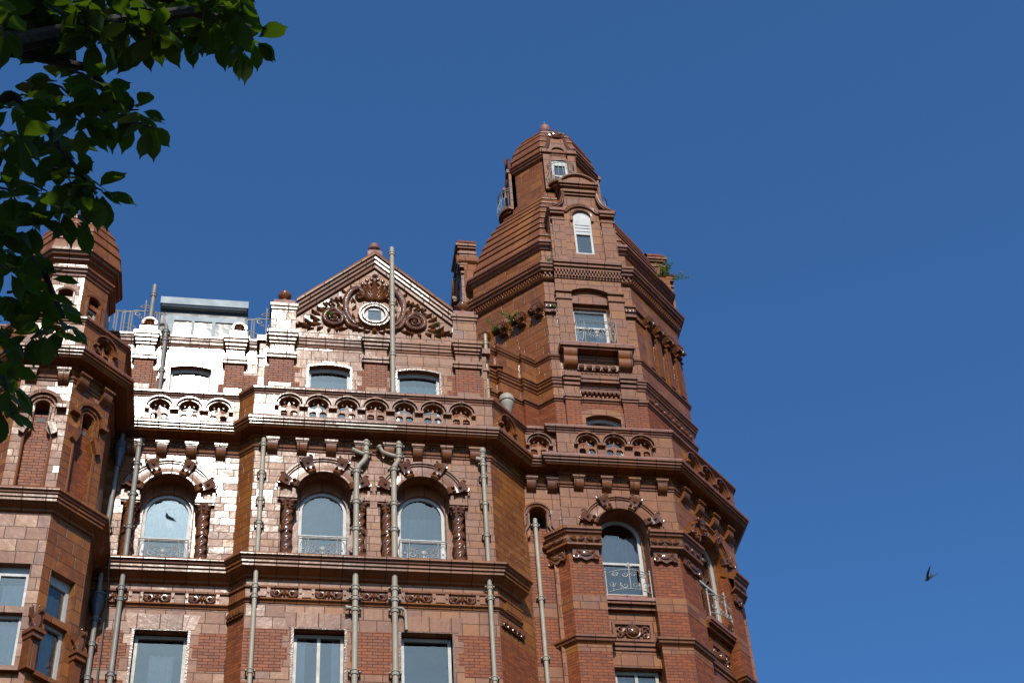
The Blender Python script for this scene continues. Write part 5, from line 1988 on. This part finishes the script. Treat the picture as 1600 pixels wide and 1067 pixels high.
# ------------------------------------------------------------------ iron cresting on the roof
def cresting(label, u0, posts, u1, Y, z0, zt):
    F = front(Y)
    m = MB().mat('iron')

    def t(*pts, r=.017):
        m.tube([F.pt(u, 0, z) for u, z in pts], r, 5)
    t((u0, z0 + .04), (u1, z0 + .04))
    for c in posts:
        t((c, z0), (c, zt), r=.016)
        m.blob(F, c, 0, zt - .04, .09, .02, .02, 90)
        t((c - .13, zt - .22), (c - .10, zt - .17), (c, zt - .14), (c + .10, zt - .17), (c + .13, zt - .22))
        t((c - .13, zt - .22), (c - .06, zt - .25), (c, zt - .24), (c + .06, zt - .25), (c + .13, zt - .22))
        for sg in (-1, 1):
            e = min(max(c + sg * .55, u0), u1)
            t((c, zt - .36), (c + sg * .2, zt - .34), (c + sg * .38, zt - .40), (e, zt - .42))
            m.scroll(F, c + sg * .16, zt - .46, .085, .02, 90, -sg * 430, .015, .012, 0, 16, 5)
            m.scroll(F, c + sg * .10, zt - .58, .05, .015, 90, sg * 400, .011, .009, 0, 14, 5)
            pts = [(c + sg * (.45 - .38 * math.cos(rad(a))), z0 + .05 + .46 * math.sin(rad(a))) for a in range(0, 100, 12)]
            t(*[p for p in pts if u0 <= p[0] <= u1])
            pts = [(c + sg * (.42 - .22 * math.cos(rad(a))), z0 + .05 + .32 * math.sin(rad(a))) for a in range(0, 100, 12)]
            t(*[p for p in pts if u0 <= p[0] <= u1])
            for k in (.30, .36, .48, .54, .66, .72, .84, .90):
                if u0 <= c + sg * k <= u1:
                    t((c + sg * k, z0), (c + sg * k, zt - .42))
                    t(*[(c + sg * k + .05 * math.cos(rad(a)), zt - .42 + .05 * math.sin(rad(a))) for a in range(0, 190, 30)])
    return tag(m.obj('roof_railing'), label, 'railing', 'iron cresting on the roof')


cresting('curly pale iron roof railing between the turret and the box dormer', -4.05, (-3.03,), -2.55, 31.02, 30.20, 31.52)
cresting('curly pale iron roof railing between the box dormer and the gable', -.52, (-.02,), .18, 31.02, 30.20, 31.50)


# ------------------------------------------------------------------ weeds rooted in the ledges
def weed(label, base, stems, h, spread, leaf, seed, lean=(0, 0)):
    rnd = random.Random(seed)
    o = empty('plant', base)
    tag(o, label, 'plant', 'weeds rooted in the stonework')
    st, lf = MB().mat('weed'), MB().mat('weed')
    b = Vector(base)
    for i in range(stems):
        a = rnd.uniform(0, 2 * PI)
        d = Vector((math.cos(a) * spread * rnd.uniform(.2, 1) + lean[0], math.sin(a) * spread * rnd.uniform(.2, 1) + lean[1], h * rnd.uniform(.5, 1)))
        pts = []
        for k in range(7):
            t = k / 6
            pts.append(b + Vector((d.x * t, d.y * t, d.z * (t - .45 * t * t * rnd.uniform(.4, 1.2)))))
        st.tube(pts, [.008 - .005 * k / 6 for k in range(7)], 4)
        for k in range(1, 7):
            for q in range(3):
                p = pts[k]
                dr = Vector((rnd.uniform(-1, 1), rnd.uniform(-1, 1), rnd.uniform(-.3, .8))).normalized()
                sd = dr.cross(Vector((rnd.uniform(-1, 1), rnd.uniform(-1, 1), rnd.uniform(-1, 1)))).normalized()
                L = leaf * rnd.uniform(.6, 1.2)
                lf.add([p, p + dr * L * .5 + sd * L * .22, p + dr * L, p + dr * L * .5 - sd * L * .22], [(0, 1, 2, 3)])
    for nm, mb in (('stem', st), ('foliage', lf)):
        c = mb.obj(nm)
        c.parent = o
        c.matrix_parent_inverse = Matrix.Translation(b).inverted()


weed('large bushy weed sprouting from the dome cornice against the sky', (11.02, 32.22, 34.95), 16, .75, .34, .085, 1)
weed('drooping green sprig on the dome edge beside the large bushy weed', (11.25, 32.42, 34.97), 6, .42, .22, .07, 2, lean=(.42, -.05))
weed('leafy fern growing from the carved capitals on the left face of the tower', (6.45, 31.80, 32.42), 12, .30, .34, .08, 3)
weed('pale fern trailing left of the leafy fern on the tower capitals', (6.15, 32.1, 32.35), 6, .15, .30, .07, 4, lean=(-.12, -.12))
weed('tiny weed on the upper coping of the tower, middle of its left face', (6.73, 32.38, 34.96), 4, .10, .08, .05, 5)
weed('small weed in the dentilled cornice on the left face of the tower', (6.78, 31.72, 34.0), 5, .14, .10, .06, 6)
weed('tiny weed at the far left end of the upper tower coping', (5.80, 32.94, 34.96), 3, .09, .08, .05, 7)
weed('small weed beside the front corner of the dentilled tower cornice', (7.42, 31.02, 34.0), 4, .13, .09, .05, 8)
weed('small weed by the carved band left of the upper tower window', (7.45, 31.10, 32.32), 4, .12, .08, .05, 9)
weed('moss tuft in the carved gable, left volute', (1.5, 30.32, 30.78), 5, .10, .10, .05, 10)
weed('moss tuft in the carved gable, right corner scroll', (4.25, 30.32, 30.62), 5, .10, .10, .05, 11)


# ------------------------------------------------------------------ bird
BX = (_r * -.62 - (-_d) * .30 - _f * .72).normalized()
BZ = (_r * .55 + (-_d) * .75 - _f * .1)
BZ = (BZ - BX * BZ.dot(BX)).normalized()
BIRD_ROT = Matrix((BX, BZ.cross(BX), BZ)).transposed().to_euler()


def bird(label, loc):
    F = Fr((0, 0), (1, 0), False)
    m = MB().mat('bird')
    # body along local x, tail behind, wings swept back and half folded
    m.tube([(-.20, 0, .0), (-.15, 0, .0), (-.06, 0, .0), (.03, 0, .005), (.09, 0, .015), (.125, 0, .025), (.155, 0, .025), (.175, 0, .018), (.20, 0, .010)], [.012, .030, .050, .055, .042, .030, .032, .024, .003], 10)
    m.add([(-.17, -.02, .006), (-.17, .02, .006), (-.33, .06, .0), (-.33, -.06, .0), (-.17, -.02, -.006), (-.17, .02, -.006), (-.33, .06, -.006), (-.33, -.06, -.006)], [(0, 1, 2, 3), (7, 6, 5, 4), (0, 3, 7, 4), (1, 5, 6, 2), (2, 6, 7, 3), (0, 4, 5, 1)])
    for sg, lift in ((-1, .9), (1, .75)):
        top = [(.07, .03, .03), (.10, .09, .03 + .17 * lift), (.07, .12, .03 + .27 * lift), (-.06, .16, .03 + .42 * lift), (-.10, .15, .03 + .39 * lift), (-.06, .10, .02 + .25 * lift), (-.09, .06, .02 + .11 * lift), (-.08, .03, .02)]
        vs = [(x, sg * y, z + .006) for x, y, z in top] + [(x, sg * y, z - .006) for x, y, z in top]
        n = len(top)
        m.add(vs, [(0, 1, 6, 7), (1, 2, 5, 6), (2, 3, 4, 5), (n, n + 7, n + 6, n + 1), (n + 1, n + 6, n + 5, n + 2), (n + 2, n + 5, n + 4, n + 3)] + [(i, n + i, n + (i + 1) % n, (i + 1) % n) for i in range(n)])
    o = m.obj('bird')
    o.location = loc
    o.rotation_euler = BIRD_ROT
    o.scale = (.85, .85, .85)
    tag(o, label, 'bird')


bird('dark bird flying alone in the clear blue sky right of the tower', (17.23, 33.71, 25.96))

# ------------------------------------------------------------------ the tree whose branches hang into the view
TREE = empty('leafy_tree', (-4.2, 1.6, 0.1))
tag(TREE, 'broadleaf tree in dark shade, its leafy branches hanging in front of the turret', 'tree')
TI = Matrix.Translation((-4.2, 1.6, 0.1)).inverted()


def tpart(mb, name, m):
    o = mb.obj(name, None, m)
    o.parent = TREE
    o.matrix_parent_inverse = TI
    return o


m = MB()
m.tube([(-4.2, 1.6, 0.0), (-4.2, 1.6, .3), (-4.15, 1.65, 2.0), (-4.0, 1.8, 3.6), (-3.7, 2.0, 5.0), (-3.5, 2.1, 6.6), (-3.3, 2.1, 8.6), (-3.2, 2.2, 10.2)], [.30, .25, .21, .19, .16, .12, .08, .03], 14)
tpart(m, 'trunk', 'bark')
LIMBS = [
    ([(-3.8, 1.95, 4.7), (-2.9, 3.2, 6.0), (-1.99, 4.0, 6.55), (-1.43, 4.16, 6.93), (-1.0, 4.15, 6.99), (-.64, 4.02, 6.99), (-.35, 3.92, 6.97), (-.13, 3.95, 6.93)], .075),
    ([(-1.2, 4.17, 6.96), (-1.02, 4.23, 7.02), (-.74, 4.22, 6.95), (-.65, 4.30, 6.88), (-.58, 4.36, 6.82), (-.48, 4.31, 6.73)], .022),
    ([(-2.4, 3.7, 6.3), (-1.57, 4.64, 6.79), (-1.05, 4.41, 6.98), (-.92, 4.51, 6.92), (-.83, 4.53, 6.79), (-.7, 4.64, 6.69)], .028),
    ([(-2.7, 3.4, 6.15), (-1.82, 4.86, 6.64), (-1.24, 4.81, 6.74), (-1.04, 4.88, 6.68), (-.89, 4.95, 6.52), (-.81, 5.06, 6.40)], .034),
    ([(-2.9, 3.2, 6.0), (-1.69, 5.06, 6.49), (-1.21, 5.12, 6.41), (-1.06, 5.24, 6.30), (-.98, 5.3, 6.09)], .03),
    ([(-3.6, 2.05, 5.8), (-2.9, 2.5, 7.2), (-2.1, 2.9, 8.2), (-1.2, 3.0, 8.7)], .08),
    ([(-3.5, 2.1, 6.6), (-2.8, 1.5, 7.8), (-1.9, 1.2, 8.6)], .07),
    ([(-3.4, 2.1, 7.5), (-3.6, 3.3, 8.6), (-3.2, 4.2, 9.0)], .06),
    ([(-3.6, 2.0, 6.0), (-4.8, 1.4, 7.4), (-5.6, 1.0, 8.2)], .07),
]
for pts, r in LIMBS:
    m = MB()
    n = len(pts)
    m.tube(pts, [r * (1 - .85 * i / (n - 1)) + .003 for i in range(n)], 8)
    tpart(m, 'limb', 'bark')

CL = [(-1.05, 4.12, 7.13), (-0.92, 4.16, 7.23), (-0.78, 4.19, 7.27), (-0.64, 4.24, 7.38), (-0.48, 4.17, 7.28), (-0.33, 4.23, 7.4), (-0.17, 3.86, 6.9), (-0.12, 4.12, 7.09), (-0.17, 4.35, 7.34), (-0.27, 4.19, 7.19), (-0.39, 4.3, 7.32), (-0.48, 3.97, 6.88), (-0.6, 4.14, 7.05), (-0.71, 4.04, 6.91), (-0.85, 4.16, 7.07), (-0.97, 4.14, 7.09), (-1.02, 3.91, 6.75), (-0.28, 3.96, 6.99), (-0.53, 4.07, 6.94), (-0.69, 4.26, 7.34), (-0.6, 4.51, 7.02), (-0.49, 4.25, 6.69), (-0.57, 4.5, 7.06), (-0.69, 4.13, 6.75), (-0.82, 4.38, 6.96), (-0.99, 4.19, 6.64), (-0.95, 4.22, 6.51), (-0.93, 4.6, 7.0), (-0.75, 4.27, 6.69), (-0.67, 4.25, 6.73), (-0.91, 4.49, 7.19), (-1.01, 4.49, 7.08), (-1.02, 4.39, 6.61), (-0.99, 4.73, 6.95), (-0.85, 4.51, 6.77), (-0.81, 4.56, 6.87), (-0.68, 4.46, 6.52), (-0.83, 4.79, 6.91), (-0.9, 4.69, 6.74), (-1.03, 4.84, 6.85), (-1.1, 4.84, 6.76), (-0.66, 4.51, 6.57), (-0.73, 4.51, 6.63), (-0.97, 4.55, 6.36), (-0.89, 4.52, 6.38), (-0.79, 4.45, 6.39), (-0.76, 4.59, 6.49), (-0.95, 4.82, 6.52), (-0.96, 4.57, 6.17), (-1.07, 4.85, 6.55), (-0.96, 4.82, 6.25), (-0.88, 4.8, 6.27), (-0.85, 5.09, 6.49), (-0.78, 4.97, 6.28), (-0.89, 4.9, 6.16), (-0.99, 5.0, 6.21), (-1.05, 5.06, 6.36), (-0.82, 4.77, 6.05), (-1.07, 5.34, 6.34), (-0.93, 4.87, 5.87), (-1.02, 5.32, 6.12)]
rnd = random.Random(21)
LEAF = [(0, 0), (.10, .04), (.30, .17), (.55, .235), (.75, .20), (.87, .11), (.94, .045), (1.08, .0)]


def add_leaf(mb, p, d, up, L):
    """an obovate leaf, folded along its midrib and drooping at the tip"""
    d = d.normalized()
    s = d.cross(up)
    if s.length < 1e-3:
        s = d.orthogonal()
    s.normalize()
    nrm = s.cross(d)
    fold = rnd.uniform(.10, .35)
    droop = rnd.uniform(.05, .35)
    vs = []
    for t, w in LEAF:
        c = p + d * (t * L) - nrm * (droop * t * t * L)
        vs += [c - s * w * L * 1.15 + nrm * (w * L * fold), c, c + s * w * L * 1.15 + nrm * (w * L * fold)]
    fs = []
    for i in range(len(LEAF) - 1):
        a, b = 3 * i, 3 * (i + 1)
        fs += [(a, a + 1, b + 1, b), (a + 1, a + 2, b + 2, b + 1)]
    mb.add(vs, fs)


def whorl(mb, tw, c, n, L, back=None):
    c = Vector(c)
    if back is not None:
        b = c + back
        tw.mat('bark').tube([b, (b + c) / 2 + Vector((0, 0, .02)), c], [.006, .005, .003], 4)
        tw.mat('leaf')
    for i in range(n):
        a = 2 * PI * i / n + rnd.uniform(-.5, .5)
        d = Vector((math.cos(a), math.sin(a), rnd.uniform(-.9, .15)))
        st = c + d.normalized() * .02
        add_leaf(mb, st, d, Vector((rnd.uniform(-.3, .3), rnd.uniform(-.3, .3), 1)), L * rnd.uniform(.75, 1.2))


lm = MB().mat('leaf')
tm = lm
for c in CL:
    whorl(lm, tm, c, rnd.choice((5, 6, 7)), .118, Vector((rnd.uniform(-.14, -.05), rnd.uniform(-.04, .06), rnd.uniform(.0, .08))))
for i, c in enumerate(CL):
    for q in range(3 if i < 16 else (1 if i % 4 == 0 else 0)):
        whorl(lm, tm, (c[0] - rnd.uniform(.03, .13), c[1] - rnd.uniform(-.05, .22), c[2] + rnd.uniform(.02, .16)), 6, .125, Vector((-.06, 0, .05)))


def in_view(p):
    q = Vector(p) - Vector((0, 0, 1.65))
    z = q.dot(_f)
    return z > 0 and abs(q.dot(_r) / z) < .318 and abs(q.dot(_d) / z) < .216


# the rest of the crown: above and behind, it shades the branches in view
for (c, rr, n) in (((-2.2, 2.5, 8.7), (2.0, 1.7, 1.3), 330), ((-3.6, 2.0, 9.3), (2.2, 2.2, 1.7), 240), ((-2.05, 3.0, 8.3), (1.1, .9, .8), 170), ((-3.3, 3.8, 8.2), (1.5, 1.3, 1.3), 120), ((-4.8, 1.2, 7.9), (1.8, 1.6, 1.3), 130)):
    k = 0
    while k < n:
        p = Vector((rnd.uniform(-1, 1), rnd.uniform(-1, 1), rnd.uniform(-1, 1)))
        if p.length > 1:
            continue
        k += 1
        q = Vector((c[0] + p.x * rr[0], c[1] + p.y * rr[1], c[2] + p.z * rr[2]))
        if in_view(q) or in_view(q + Vector((.15, 0, 0))) or in_view(q - Vector((0, 0, .15))):
            continue
        whorl(lm, tm, q, 6, .15)
tpart(lm, 'crown', None)
